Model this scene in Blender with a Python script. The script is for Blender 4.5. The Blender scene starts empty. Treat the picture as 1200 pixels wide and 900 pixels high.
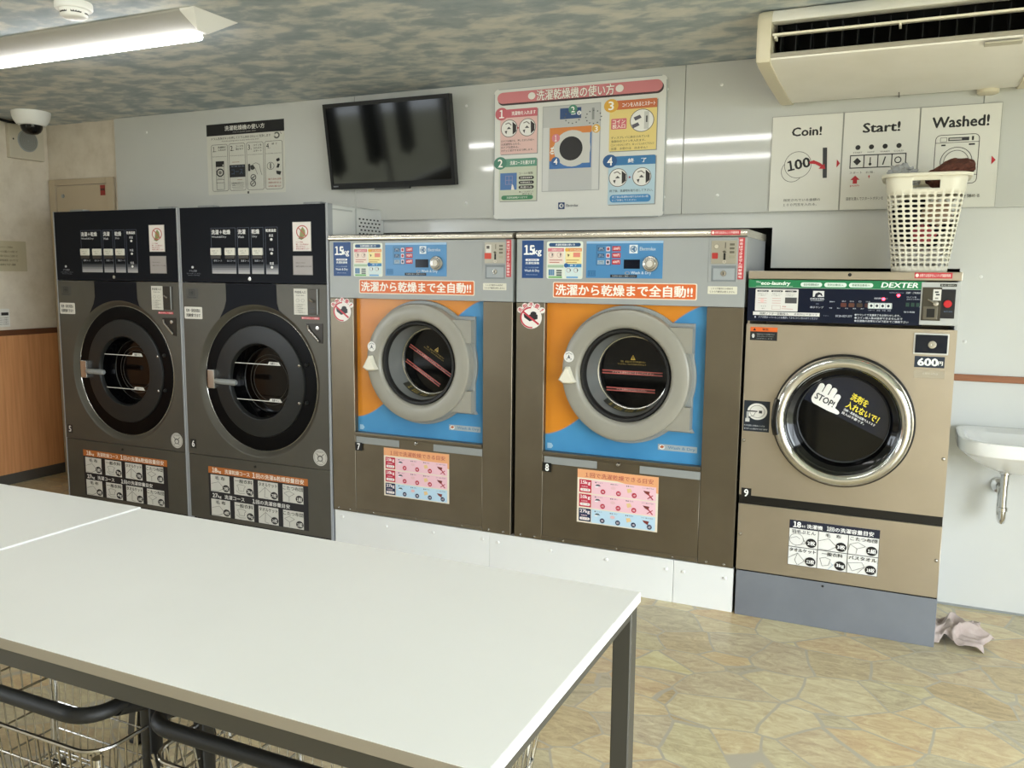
import bpy, bmesh, math, random
from mathutils import Vector, Matrix, noise
R = math.radians
sc = bpy.context.scene
col = sc.collection
random.seed(7)

# ------------------------------------------------------------------ camera (solved from the photograph)
CP = Vector((0.0603, -4.0332, 1.4090)); FPX = 995.98
YAW, PITCH, ROLL = R(24.651), R(-7.3046), R(0.5469)
_f = Vector((-math.sin(YAW)*math.cos(PITCH), math.cos(YAW)*math.cos(PITCH), math.sin(PITCH)))
_r = Vector((math.cos(YAW), math.sin(YAW), 0)); _u = _r.cross(_f)
CR = _r*math.cos(ROLL) + _u*math.sin(ROLL); CU = -_r*math.sin(ROLL) + _u*math.cos(ROLL)
cd = bpy.data.cameras.new('camera'); cam = bpy.data.objects.new('camera', cd); col.objects.link(cam)
cd.sensor_width = 36; cd.lens = FPX/1200*36; cd.clip_start = .02
cam.matrix_world = Matrix(((CR.x, CU.x, -_f.x, CP.x), (CR.y, CU.y, -_f.y, CP.y), (CR.z, CU.z, -_f.z, CP.z), (0, 0, 0, 1)))
sc.camera = cam
def ray(px, py): return _f + CR*((px-600)/FPX) - CU*((py-450)/FPX)
YF = -0.512                                  # plane of the machine fronts
def at(px, py, y=YF): d = ray(px, py); return CP + d*((y-CP.y)/d.y)       # measured point on a plane parallel to the back wall
def atx(px, py, x): d = ray(px, py); return CP + d*((x-CP.x)/d.x)
def atz(px, py, z): d = ray(px, py); return CP + d*((z-CP.z)/d.z)

# ------------------------------------------------------------------ materials
def lin(h):
    h = h.lstrip('#'); o = []
    for i in (0, 2, 4):
        c = int(h[i:i+2], 16)/255; o.append(c/12.92 if c <= .04045 else ((c+.055)/1.055)**2.4)
    return (*o, 1)
MC = {}
def newmat(name):
    m = bpy.data.materials.new(name); m.use_nodes = True
    nt = m.node_tree; b = nt.nodes['Principled BSDF']
    return m, nt, b
def mat(h, rough=.5, metal=0, emit=0, coat=0, spec=.5):
    k = (h, rough, metal, emit, coat, spec)
    if k in MC: return MC[k]
    m, nt, b = newmat('paint_%s_%d' % (h.lstrip('#'), len(MC)))
    b.inputs['Base Color'].default_value = lin(h); b.inputs['Roughness'].default_value = rough; b.inputs['Metallic'].default_value = metal
    b.inputs['Coat Weight'].default_value = coat; b.inputs['Specular IOR Level'].default_value = spec
    if emit: b.inputs['Emission Color'].default_value = lin(h); b.inputs['Emission Strength'].default_value = emit
    MC[k] = m; return m
def N(nt, t, **kw):
    n = nt.nodes.new(t)
    for k, v in kw.items():
        if k in n.inputs: n.inputs[k].default_value = v
        else: setattr(n, k, v)
    return n
def ramp(nt, stops, interp='LINEAR'):
    n = nt.nodes.new('ShaderNodeValToRGB'); e = n.color_ramp.elements; n.color_ramp.interpolation = interp
    while len(e) < len(stops): e.new(.5)
    for el, (p, c) in zip(e, stops): el.position = p; el.color = lin(c) if isinstance(c, str) else c
    return n
def coords(nt, scale=(1, 1, 1), rot=(0, 0, 0), kind='Object'):
    tc = N(nt, 'ShaderNodeTexCoord'); mp = N(nt, 'ShaderNodeMapping'); mp.inputs['Scale'].default_value = scale; mp.inputs['Rotation'].default_value = rot
    nt.links.new(tc.outputs[kind], mp.inputs['Vector']); return mp.outputs['Vector']
def noisy(name, stops, scale=(1, 1, 1), nscale=5, detail=4, rough=.5, metal=0, bump=0, distort=0, rvar=0, nrough=.55, coat=0):
    m, nt, b = newmat(name); L = nt.links.new
    v = coords(nt, scale); n = N(nt, 'ShaderNodeTexNoise', Scale=nscale, Detail=detail, Roughness=nrough, Distortion=distort)
    L(v, n.inputs['Vector']); r = ramp(nt, stops); L(n.outputs['Fac'], r.inputs['Fac']); L(r.outputs['Color'], b.inputs['Base Color'])
    b.inputs['Roughness'].default_value = rough; b.inputs['Metallic'].default_value = metal; b.inputs['Coat Weight'].default_value = coat
    if rvar:
        mr = N(nt, 'ShaderNodeMapRange'); mr.inputs['To Min'].default_value = rough-rvar; mr.inputs['To Max'].default_value = rough+rvar
        L(n.outputs['Fac'], mr.inputs['Value']); L(mr.outputs['Result'], b.inputs['Roughness'])
    if bump:
        bp = N(nt, 'ShaderNodeBump', Strength=bump, Distance=.01); L(n.outputs['Fac'], bp.inputs['Height']); L(bp.outputs['Normal'], b.inputs['Normal'])
    return m
def steel(name, c1, c2, rough, metal=.85):
    m, nt, b = newmat(name); L = nt.links.new
    n1 = N(nt, 'ShaderNodeTexNoise', Scale=2.2, Detail=5, Roughness=.6); L(coords(nt, (1, 1, 1)), n1.inputs['Vector'])
    r = ramp(nt, [(.3, c1), (.7, c2)]); L(n1.outputs['Fac'], r.inputs['Fac']); L(r.outputs['Color'], b.inputs['Base Color'])
    n2 = N(nt, 'ShaderNodeTexNoise', Scale=6, Detail=3); L(coords(nt, (2, 2, 90)), n2.inputs['Vector'])
    mr = N(nt, 'ShaderNodeMapRange'); mr.inputs['To Min'].default_value = rough-.06; mr.inputs['To Max'].default_value = rough+.08
    L(n2.outputs['Fac'], mr.inputs['Value']); L(mr.outputs['Result'], b.inputs['Roughness'])
    b.inputs['Metallic'].default_value = metal
    return m
M = {}
M['steel'] = steel('brushed_steel', '#736a5a', '#807767', .38)
M['steel_light'] = steel('brushed_steel_pale', '#b0a696', '#bdb3a3', .34)
M['olive'] = steel('grey_metallic_paint', '#4e4b43', '#57544b', .42, .35)
M['cap'] = steel('cap_metal', '#cfc9bb', '#d6d0c3', .24, .85)
M['header'] = noisy('grey_enamel', [(.3, '#9c9f9e'), (.7, '#a2a5a4')], nscale=3, rough=.38)
M['side'] = mat('#9c9fa2', .4)
M['white_side'] = noisy('white_enamel', [(.3, '#d2d3cf'), (.7, '#d8d9d5')], nscale=3, rough=.35)
M['ring'] = noisy('beige_grey_plastic', [(.3, '#928f84'), (.7, '#99968b')], nscale=4, rough=.32)
M['navy'] = mat('#0b0e16', .45, spec=.12)
M['black'] = mat('#0b0b0c', .3)
M['black_gloss'] = mat('#050506', .08, spec=.3)
M['rubber'] = mat('#141413', .55)
M['dark'] = mat('#1f201f', .38, spec=.3)
M['darkgrey'] = mat('#3b3a34', .4)
M['chrome'] = mat('#d8d8d6', .08, 1)
M['silver'] = mat('#b9b7b0', .25, .9)
M['white'] = mat('#e8e8e4', .4)
M['cream'] = mat('#e4dfcd', .42)
M['grey'] = mat('#8f9290', .45)
M['pgrey'] = mat('#b7b9b6', .4)
M['plinth9'] = noisy('blue_grey_paint', [(.3, '#6d7178'), (.7, '#777b81')], nscale=4, rough=.4)
M['plinth'] = noisy('white_panel_paint', [(.3, '#e2e3e0'), (.7, '#e8e9e6')], nscale=2, rough=.3)
M['wallwhite'] = noisy('white_wall_panel', [(.3, '#d0d1cd'), (.7, '#d5d6d2')], nscale=1.5, rough=.13)
M['board'] = noisy('white_gloss_board', [(.3, '#bfc0bb'), (.7, '#c3c4bf')], nscale=1.5, rough=.055)
M['wallpaper'] = noisy('mottled_beige_wallpaper', [(.25, '#c6bba8'), (.5, '#d3c9b8'), (.75, '#dbd2c2')], nscale=9, detail=6, rough=.75, nrough=.65)
M['wainscot'] = noisy('brown_wood_laminate', [(.25, '#b57d50'), (.5, '#c68c5c'), (.8, '#d29a68')], scale=(30, 30, 1.2), nscale=2, detail=5, rough=.45)
M['rail'] = noisy('wood_rail', [(.3, '#8a5434'), (.7, '#a56a45')], scale=(2, 30, 60), nscale=2, detail=4, rough=.45)
M['door_beige'] = noisy('beige_door', [(.3, '#b3a48b'), (.7, '#baab92')], nscale=3, rough=.5)
M['top'] = noisy('white_laminate', [(.3, '#eeeeea'), (.7, '#f1f1ed')], nscale=2, rough=.33)
M['edge'] = mat('#968d7d', .5)
M['frame'] = mat('#4b4942', .42, .3)
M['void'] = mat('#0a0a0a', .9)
# ceiling: cloud-print wallpaper
m, nt, b = newmat('cloud_print_ceiling'); L = nt.links.new
v = coords(nt, (1, 1.5, 1)); n1 = N(nt, 'ShaderNodeTexNoise', Scale=7, Detail=5, Roughness=.55, Distortion=.2); L(v, n1.inputs['Vector'])
r = ramp(nt, [(.32, '#98a5ae'), (.46, '#a8b2b8'), (.54, '#c4c8c6'), (.66, '#d8d7d1')]); L(n1.outputs['Fac'], r.inputs['Fac'])
L(r.outputs['Color'], b.inputs['Base Color']); b.inputs['Roughness'].default_value = .8; M['ceiling'] = m
# floor: crazy-paving vinyl
m, nt, b = newmat('flagstone_vinyl'); L = nt.links.new
v = coords(nt, (1, 1.25, 1), (0, 0, R(24)))
nd = N(nt, 'ShaderNodeTexNoise', Scale=2.5, Detail=2); L(v, nd.inputs['Vector'])
vm = N(nt, 'ShaderNodeVectorMath', operation='SCALE'); L(nd.outputs['Color'], vm.inputs[0]); vm.inputs['Scale'].default_value = .06
va = N(nt, 'ShaderNodeVectorMath', operation='ADD'); L(v, va.inputs[0]); L(vm.outputs[0], va.inputs[1])
ve = N(nt, 'ShaderNodeTexVoronoi', feature='DISTANCE_TO_EDGE', Scale=4.3, Randomness=.95); L(va.outputs[0], ve.inputs['Vector'])
vc = N(nt, 'ShaderNodeTexVoronoi', feature='F1', Scale=4.3, Randomness=.95); L(va.outputs[0], vc.inputs['Vector'])
sep = N(nt, 'ShaderNodeSeparateColor'); L(vc.outputs['Color'], sep.inputs['Color'])
rc = ramp(nt, [(0, '#c4bba4'), (.2, '#cdb995'), (.4, '#d2caae'), (.55, '#bba987'), (.7, '#c8c0a4'), (.85, '#b4ad9a'), (1, '#d4cca6')]); L(sep.outputs['Red'], rc.inputs['Fac'])
ng = N(nt, 'ShaderNodeTexNoise', Scale=12, Detail=10, Roughness=.75, Distortion=1.2); L(coords(nt, (1, 2.2, 1), (0, 0, R(-20))), ng.inputs['Vector'])
rg = ramp(nt, [(.30, '#5f5545'), (.43, '#a1967f'), (.54, '#c6bea9'), (.70, '#ece7d8')]); L(ng.outputs['Fac'], rg.inputs['Fac'])
mx = N(nt, 'ShaderNodeMix', data_type='RGBA', blend_type='OVERLAY'); mx.inputs['Factor'].default_value = .5
L(rc.outputs['Color'], mx.inputs['A']); L(rg.outputs['Color'], mx.inputs['B'])
re = ramp(nt, [(.012, (1, 1, 1, 1)), (.020, (0, 0, 0, 1))]); L(ve.outputs['Distance'], re.inputs['Fac'])
mg = N(nt, 'ShaderNodeMix', data_type='RGBA'); L(re.outputs['Color'], mg.inputs['Factor']); L(mx.outputs['Result'], mg.inputs['A'])
mg.inputs['B'].default_value = lin('#b6ae9b'); L(mg.outputs['Result'], b.inputs['Base Color'])
b.inputs['Roughness'].default_value = .32
bp = N(nt, 'ShaderNodeBump', Strength=.15, Distance=.004); L(ng.outputs['Fac'], bp.inputs['Height']); L(bp.outputs['Normal'], b.inputs['Normal'])
M['floor'] = m
def wave_mat(xa, xb, zlo, zhi):
    m, nt, b = newmat('orange_blue_wave_film'); L = nt.links.new
    tc = N(nt, 'ShaderNodeTexCoord'); s = N(nt, 'ShaderNodeSeparateXYZ'); L(tc.outputs['Object'], s.inputs[0])
    mr = N(nt, 'ShaderNodeMapRange', interpolation_type='SMOOTHSTEP')
    for k, vv in (('From Min', xa), ('From Max', xb), ('To Min', zlo), ('To Max', zhi)): mr.inputs[k].default_value = vv
    L(s.outputs['X'], mr.inputs['Value'])
    d = N(nt, 'ShaderNodeMath', operation='SUBTRACT'); L(s.outputs['Z'], d.inputs[0]); L(mr.outputs['Result'], d.inputs[1])
    mm = N(nt, 'ShaderNodeMapRange'); mm.inputs['From Min'].default_value = -.004; mm.inputs['From Max'].default_value = .004; L(d.outputs[0], mm.inputs['Value'])
    n = N(nt, 'ShaderNodeTexNoise', Scale=4, Detail=2); L(tc.outputs['Object'], n.inputs['Vector'])
    ro = ramp(nt, [(.3, '#cf7d1c'), (.7, '#da8c27')]); rb = ramp(nt, [(.3, '#3b82b4'), (.7, '#4b95c6')])
    L(n.outputs['Fac'], ro.inputs['Fac']); L(n.outputs['Fac'], rb.inputs['Fac'])
    mx = N(nt, 'ShaderNodeMix', data_type='RGBA'); L(mm.outputs['Result'], mx.inputs['Factor']); L(rb.outputs['Color'], mx.inputs['A']); L(ro.outputs['Color'], mx.inputs['B'])
    L(mx.outputs['Result'], b.inputs['Base Color']); b.inputs['Roughness'].default_value = .3
    return m

# ------------------------------------------------------------------ mesh builder
class MB:
    def __init__(s): s.bm = bmesh.new(); s.mats = []
    def mi(s, m):
        if m not in s.mats: s.mats.append(m)
        return s.mats.index(m)
    def face(s, pts, m, smooth=False):
        try: f = s.bm.faces.new([s.bm.verts.new(p) for p in pts])
        except ValueError: return
        f.material_index = s.mi(m); f.smooth = smooth; return f
    def box(s, a, b_, m, bev=0, seg=2):
        a, b_ = [min(x, y) for x, y in zip(a, b_)], [max(x, y) for x, y in zip(a, b_)]
        t = bmesh.new(); bmesh.ops.create_cube(t, size=1)
        for v in t.verts: v.co = Vector([a[i] + (v.co[i]+.5)*(b_[i]-a[i]) for i in range(3)])
        if bev: bmesh.ops.bevel(t, geom=list(t.edges), offset=min(bev, .49*min(b_[i]-a[i] for i in range(3))), segments=seg, affect='EDGES', profile=.5)
        s.merge(t, m, bool(bev))
    def merge(s, t, m, smooth=True, mx=None):
        k = s.mi(m); vm = {}
        for v in t.verts: vm[v] = s.bm.verts.new(mx @ v.co if mx else v.co)
        for f in t.faces:
            try: g = s.bm.faces.new([vm[v] for v in f.verts]); g.material_index = k; g.smooth = smooth
            except ValueError: pass
        t.free()
    def loft(s, rings, m, closed=True, cap0=False, cap1=False, smooth=True, mats=None):
        k = s.mi(m); vs = [[s.bm.verts.new(p) for p in r] for r in rings]; n = len(rings[0])
        for i in range(len(vs)-1):
            kk = s.mi(mats[i]) if mats else k
            for j in range(n if closed else n-1):
                j2 = (j+1) % n
                try: f = s.bm.faces.new([vs[i][j], vs[i][j2], vs[i+1][j2], vs[i+1][j]]); f.material_index = kk; f.smooth = smooth
                except ValueError: pass
        for c, r in ((cap0, vs[0][::-1]), (cap1, vs[-1])):
            if c:
                f = s.bm.faces.new(r); f.material_index = k
    def tube(s, pts, r, m, seg=10, closed=False, cap=True):
        pts = [Vector(p) for p in pts]; rings = []; n = len(pts); up = None
        for i, p in enumerate(pts):
            a = pts[(i-1) % n] if (i or closed) else p; c = pts[(i+1) % n] if (i < n-1 or closed) else p
            t = (c-a).normalized()
            if up is None:
                up = Vector((0, 0, 1)) if abs(t.z) < .9 else Vector((1, 0, 0))
            x = t.cross(up)
            if x.length < 1e-5: x = t.orthogonal()
            x.normalize(); up = x.cross(t)
            rr = r[i] if isinstance(r, (list, tuple)) else r
            rings.append([p + (x*math.cos(2*math.pi*j/seg) + up*math.sin(2*math.pi*j/seg))*rr for j in range(seg)])
        if closed: rings.append(rings[0])
        s.loft(rings, m, cap0=cap and not closed, cap1=cap and not closed)
    def lathe(s, c, prof, m, axis='y', seg=64, mats=None, cap0=False, cap1=False):
        rings = []
        for r, h in prof:
            ring = []
            for j in range(seg):
                a = 2*math.pi*j/seg; p = (r*math.cos(a), r*math.sin(a))
                if axis == 'y': ring.append(Vector((c[0]+p[0], h, c[2]+p[1])))
                elif axis == 'x': ring.append(Vector((h, c[1]+p[0], c[2]+p[1])))
                else: ring.append(Vector((c[0]+p[0], c[1]+p[1], h)))
            rings.append(ring)
        s.loft(rings, m, mats=mats, cap0=cap0, cap1=cap1)
    def disc(s, c, r, m, y, seg=48): s.face([(c[0]+r*math.cos(2*math.pi*j/seg), y, c[2]+r*math.sin(2*math.pi*j/seg)) for j in range(seg)], m)
    def prism(s, pts, y0, y1, m):                    # outline in x,z given thickness in y
        a = [(p[0], y0, p[1]) for p in pts]; c = [(p[0], y1, p[1]) for p in pts]; n = len(pts)
        s.face(a, m); s.face(c[::-1], m)
        for i in range(n): s.face([a[i], c[i], c[(i+1) % n], a[(i+1) % n]], m)
    def build(s, name, parent=None, label=None, kind=None, recalc=True, loc=None, subdiv=0, solid=0):
        if recalc: bmesh.ops.recalc_face_normals(s.bm, faces=s.bm.faces)
        root = parent
        while root is not None and root.parent is not None: root = root.parent
        off = Vector(root.location) if root is not None else Vector(loc or (0, 0, 0))
        for v in s.bm.verts: v.co -= off
        me = bpy.data.meshes.new(name); s.bm.to_mesh(me); s.bm.free()
        for m in s.mats: me.materials.append(m)
        try: me.set_sharp_from_angle(angle=R(40))
        except Exception: pass
        o = bpy.data.objects.new(name, me); col.objects.link(o)
        if parent is not None: o.parent = parent
        else: o.location = off
        if label: o['label'] = label
        if kind: o['kind'] = kind
        if solid: md = o.modifiers.new('thickness', 'SOLIDIFY'); md.thickness = solid; md.offset = 0
        if recalc and not subdiv and not solid and any(f.use_smooth for f in me.polygons): md = o.modifiers.new('flat_faces', 'WEIGHTED_NORMAL'); md.keep_sharp = True
        if subdiv: md = o.modifiers.new('smooth', 'SUBSURF'); md.levels = subdiv; md.render_levels = subdiv
        return o
def tag(o, label, cat, group=None):
    o['label'] = label; o['category'] = cat
    if group: o['group'] = group
    return o
def thing(name, label, cat, loc, group=None):
    o = bpy.data.objects.new(name, None); col.objects.link(o); o.location = loc; o.empty_display_size = .05
    return tag(o, label, cat, group)

# ------------------------------------------------------------------ flat prints: text and figures on a sheet
TC = {}
def glyphs(s, bold=0):
    k = (s, bold)
    if k in TC: return TC[k]
    cu = bpy.data.curves.new('t', 'FONT'); cu.body = s; cu.size = 1; cu.offset = bold; cu.resolution_u = 2; cu.fill_mode = 'FRONT'
    ob = bpy.data.objects.new('t', cu); col.objects.link(ob)
    dg = bpy.context.evaluated_depsgraph_get(); dg.update()
    me = bpy.data.meshes.new_from_object(ob.evaluated_get(dg))
    V = [(v.co.x, v.co.y) for v in me.vertices]; F = [tuple(p.vertices) for p in me.polygons]
    bpy.data.objects.remove(ob); bpy.data.curves.remove(cu); bpy.data.meshes.remove(me)
    if not V: V = [(0, 0)]
    bb = (min(v[0] for v in V), max(v[0] for v in V), min(v[1] for v in V), max(v[1] for v in V))
    TC[k] = (V, F, bb); return TC[k]
LIFT = .0003; STEP = .000014
def packed(t):
    k = ('packed', t)
    if k in TC: return TC[k]
    V, F, x = [], [], 0
    for ch in t:
        v, f, bb = glyphs('\uff11' if ch == '1' else ch)
        if ch == ' ': x += .3; continue
        n = len(V); sc_ = .70/(bb[3]-bb[2]) if ch == '1' else 1
        V += [((a-bb[0])*sc_*(.8 if ch == '1' else 1)+x, (b_-bb[2])*sc_ if ch == '1' else b_) for a, b_ in v]; F += [tuple(i+n for i in q) for q in f]; x += (bb[1]-bb[0])*sc_*(.8 if ch == '1' else 1)+.07
    bb = (min(v[0] for v in V), max(v[0] for v in V), min(v[1] for v in V), max(v[1] for v in V)); TC[k] = (V, F, bb); return TC[k]
class Sheet(MB):
    def __init__(s, tl, tr, bl, W, H, n=None):
        super().__init__(); s.o = Vector(tl); s.U = (Vector(tr)-s.o)/W; s.V = (Vector(bl)-s.o)/H; s.W = W; s.H = H
        s.n = n or (s.U.cross(-s.V)).normalized(); s.k = 0
    def p(s, u, v, l): return s.o + s.U*u + s.V*v + s.n*(LIFT*l + STEP*s.k)
    def base(s, c, th=.0012, r=0, rough=.4):
        m = c if not isinstance(c, str) else mat(c, rough)
        q = s.rr(0, 0, s.W, s.H, r); a = [s.p(u, v, 0) for u, v in q]; c2 = [p - s.n*th for p in a]
        s.face(a, m)
        for i in range(len(a)): s.face([a[i-1], a[i], c2[i], c2[i-1]], m)
        return s
    def rr(s, u0, v0, u1, v1, r):
        if not r: return [(u0, v0), (u0, v1), (u1, v1), (u1, v0)]
        r = min(r, (u1-u0)/2, (v1-v0)/2); o = []
        for cu, cv, a0 in ((u0+r, v0+r, 360), (u0+r, v1-r, 270), (u1-r, v1-r, 180), (u1-r, v0+r, 90)):
            for k in range(6):
                a = R(a0 - k*18); o.append((cu+r*math.sin(a), cv-r*math.cos(a)))
        return o
    def poly(s, q, c, l=1, rough=.4):
        s.k += 1
        s.face([s.p(u, v, l) for u, v in q], c if not isinstance(c, str) else mat(c, rough))
    def rect(s, u0, v0, u1, v1, c, l=1, r=0): s.poly(s.rr(u0, v0, u1, v1, r), c, l)
    def ell(s, cu, cv, ru, rv, c, l=1, n=28): s.poly([(cu+ru*math.sin(2*math.pi*k/n), cv-rv*math.cos(2*math.pi*k/n)) for k in range(n)], c, l)
    def ringe(s, cu, cv, r, w, c, l=1, n=32):
        for k in range(n):
            a, b_ = 2*math.pi*k/n, 2*math.pi*(k+1)/n
            s.poly([(cu+r*math.sin(a), cv-r*math.cos(a)), (cu+(r-w)*math.sin(a), cv-(r-w)*math.cos(a)), (cu+(r-w)*math.sin(b_), cv-(r-w)*math.cos(b_)), (cu+r*math.sin(b_), cv-r*math.cos(b_))], c, l)
    def line(s, pts, w, c, l=2):
        for (a, b_), (c0, d) in zip(pts, pts[1:]):
            dx, dy = c0-a, d-b_; ln = math.hypot(dx, dy) or 1; nx, ny = -dy/ln*w/2, dx/ln*w/2
            s.poly([(a+nx, b_+ny), (c0+nx, d+ny), (c0-nx, d-ny), (a-nx, b_-ny)], c, l)
    def frame(s, u0, v0, u1, v1, w, c, l=2):
        s.rect(u0, v0, u1, v0+w, c, l); s.rect(u0, v1-w, u1, v1, c, l); s.rect(u0, v0, u0+w, v1, c, l); s.rect(u1-w, v0, u1, v1, c, l)
    def text(s, u0, v0, u1, v1, t, c, l=2, bold=.012, ang=0, shear=0):
        V, F, bb = packed(t) if '1' in t and len(t) < 8 else glyphs(t, 0); m = c if not isinstance(c, str) else mat(c, .5); k = s.mi(m)
        sx = (u1-u0)/max(bb[1]-bb[0], 1e-6); sy = (v1-v0)/max(bb[3]-bb[2], 1e-6); cu, cv = (u0+u1)/2, (v0+v1)/2; ln = s.V.length/s.U.length; sx = min(sx, 1.45*sy*ln) if len(t) < 4 else sx; u0, u1 = cu-sx*(bb[1]-bb[0])/2, cu+sx*(bb[1]-bb[0])/2; ca, sa = math.cos(ang), math.sin(ang)
        shifts = [(0, 0)] if bold < .009 else [(-bold, 0), (bold, 0)] if bold < .018 else [(-bold, -bold*.6), (bold, -bold*.6), (0, bold*.7)]
        for ex, ey in shifts: s.k += 1; s.glyph(V, F, bb, k, sx, sy, u1-u0, v1-v0, cu, cv, ca, sa, shear, l, ex, ey)
    def glyph(s, V, F, bb, k, sx, sy, w, h, cu, cv, ca, sa, shear, l, ex, ey):
        vs = []
        for x, y in V:
            x += ex; y += ey
            du = (x-bb[0])*sx - w/2; dv = (bb[3]-y)*sy - h/2; du -= shear*dv
            vs.append(s.bm.verts.new(s.p(cu+du*ca-dv*sa, cv+du*sa+dv*ca, l)))
        for f in F:
            try: g = s.bm.faces.new([vs[i] for i in f]); g.material_index = k
            except ValueError: pass
    def done(s, name, parent, label=None, loc=None): return s.build(name, parent, label, recalc=False, loc=loc)
def psheet(px0, py0, px1, py1, W, H, y=YF-.0015, dx=0):        # upright sheet on a wall-parallel plane from its measured corners
    a, b_ = at(px0, py0, y), at(px1, py1, y)
    return Sheet((a.x+dx, y, a.z), (b_.x+dx, y, a.z), (a.x+dx, y, b_.z), W, H)
# ================================================================== the room
H = 2.372; XL = -5.255; XR = 2.3; YB = -6.2
def S(name, mb, **k): return mb.build(name, kind='structure', **k)
b = MB(); b.box((XL-.1, YB-.1, -.1), (XR+.1, .4, 0), M['floor']); S('floor', b)
b = MB(); b.box((XL-.1, YB-.1, H), (XR+.1, .4, H+.1), M['ceiling']); S('ceiling', b)
# back wall: white skin with the cut-outs the machines stand in, an added black sheet behind paints the dark of the gaps
b = MB()
HX0, HX1, HX2, HZ1, HZ2 = -4.60, -.503, .262, 1.633, 1.4525
b.box((XL, .10, 0), (XR, .16, H), M['void'])
def skin(x0, z0, x1, z1): b.box((x0, 0, z0), (x1, .05, z1), M['wallwhite'])
skin(HX0, HZ1, HX1, H); skin(HX1, HZ2, HX2, H); skin(HX2, 0, XR, H)
b.box((XL, 0, 0), (HX0, .05, H), M['wallpaper'])
S('wall_back', b)
# thicker upper boards (their lower edge casts the ledge shadow)
BX = [-4.585, -2.742, -.915, .30, 2.2]
notch_x = at(455, 255, -.03).x
for i in range(4):
    b = MB(); x0, x1 = BX[i]+.0012, BX[i+1]-.0012
    b.box((x0, -.03, 1.70), (x1, -.001, H-.001), M['board'], .0015, 1)
    for sx in ([-4.3, -2.9] if i == 0 else [-2.05, -1.0] if i == 1 else [-.75] if i == 2 else [.36]):
        for zz in (1.78, 2.27): b.lathe((sx, 0, zz), [(.001, -.0335), (.006, -.032), (.008, -.0295)], M['white'], seg=10)
    S('trim_%d' % (i+1), b)
# low white wall panels to the right of the machines carry single rivets
b = MB(); b.lathe((.30, 0, 1.15), [(.001, -.004), (.006, -.003), (.008, 0)], M['white'], seg=10); b.lathe((.34, 0, 1.42), [(.001, -.004), (.006, -.003), (.008, 0)], M['white'], seg=10)
S('trim_5', b)
b = MB(); b.box((.24, -.016, .985), (XR, 0, 1.013), M['rail'], .004); S('trim_6', b)
b = MB(); b.box((.24, -.006, 0), (XR, 0, .008), M['grey']); S('baseboard_back', b)
# left wall
b = MB(); LY0, LY1, LZ0, LZ1 = -5.9, -3.0, .95, 2.0
for y0, y1, z0, z1 in ((YB, LY0, 0, H), (LY1, 0, 0, H), (LY0, LY1, 0, LZ0), (LY0, LY1, LZ1, H)): b.box((XL-.1, y0, z0), (XL, y1, z1), M['wallpaper'])
S('wall_left', b)
b = MB(); b.box((XL, -2.9, .07), (XL+.008, -.001, .985), M['wainscot']); S('trim_7', b)
b = MB(); b.box((XL, -2.9, .985), (XL+.016, -.001, 1.022), mat('#5f3a22', .45), .003); S('trim_8', b)
b = MB(); b.box((XL, -2.9, 0), (XL+.010, -.001, .072), mat('#4a4640', .5), .002); S('baseboard_left', b)
b = MB()
for y in (LY0, -4.45, LY1): b.box((XL-.07, y-.025, LZ0), (XL-.02, y+.025, LZ1), M['silver'])
for z in (LZ0, LZ1): b.box((XL-.07, LY0, z-.025), (XL-.02, LY1, z+.025), M['silver'])
S('window_1', b)
# right wall and shop front behind the camera (daylight comes in here)
b = MB(); RY0, RY1, RZ1 = -5.8, -1.7, 2.15
for y0, y1, z0, z1 in ((YB, RY0, 0, H), (RY1, 0.1, 0, H), (RY0, RY1, RZ1, H)): b.box((XR, y0, z0), (XR+.1, y1, z1), M['wallwhite'])
S('wall_right', b)
b = MB()
for y in (RY0, -4.4, -3.0, RY1): b.box((XR+.02, y-.025, 0), (XR+.07, y+.025, RZ1), M['silver'])
b.box((XR+.02, RY0, RZ1-.05), (XR+.07, RY1, RZ1), M['silver']); S('window_2', b)
b = MB(); FX0, FX1 = -3.4, 2.0
b.box((XL-.1, YB-.1, 0), (XR+.1, YB, H), M['wallpaper'])
S('wall_front', b)
b = MB(); g = noisy('pale_yellow_paving', [(.3, '#8a876c'), (.7, '#aaa688')], nscale=1.5, rough=.85)
b.box((-22, -24, -.16), (18, 8, -.12), g); S('ground', b)
# dark pointed banners outside the side window (they show mirrored in the television)
for i, (yy, w, zb) in enumerate(((-3.35, .26, 1.25), (-3.95, .30, 1.22), (-4.7, .34, 1.2), (-5.45, .36, 1.2))):
    b = MB(); x = XL-.35
    pts = [(yy-w/2, 2.55), (yy-w/2, zb+.06), (yy-.03, zb+.02), (yy, zb-.03), (yy+.03, zb+.02), (yy+w/2, zb+.06), (yy+w/2, 2.55)]
    a = [(x, p, q) for p, q in pts]; c = [(x-.01, p, q) for p, q in pts]
    b.face(a, M['black']); b.face(c[::-1], M['black'])
    for k in range(7): b.face([a[k-1], c[k-1], c[k], a[k]], M['black'])
    tag(b.build('hanging_banner'), 'long dark pointed banner seen only as a reflection in the television, %s' % ('at its far left', 'second from its left', 'third from its left', 'at its right edge')[i], 'banner', 'dark banners outside the side window')
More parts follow.
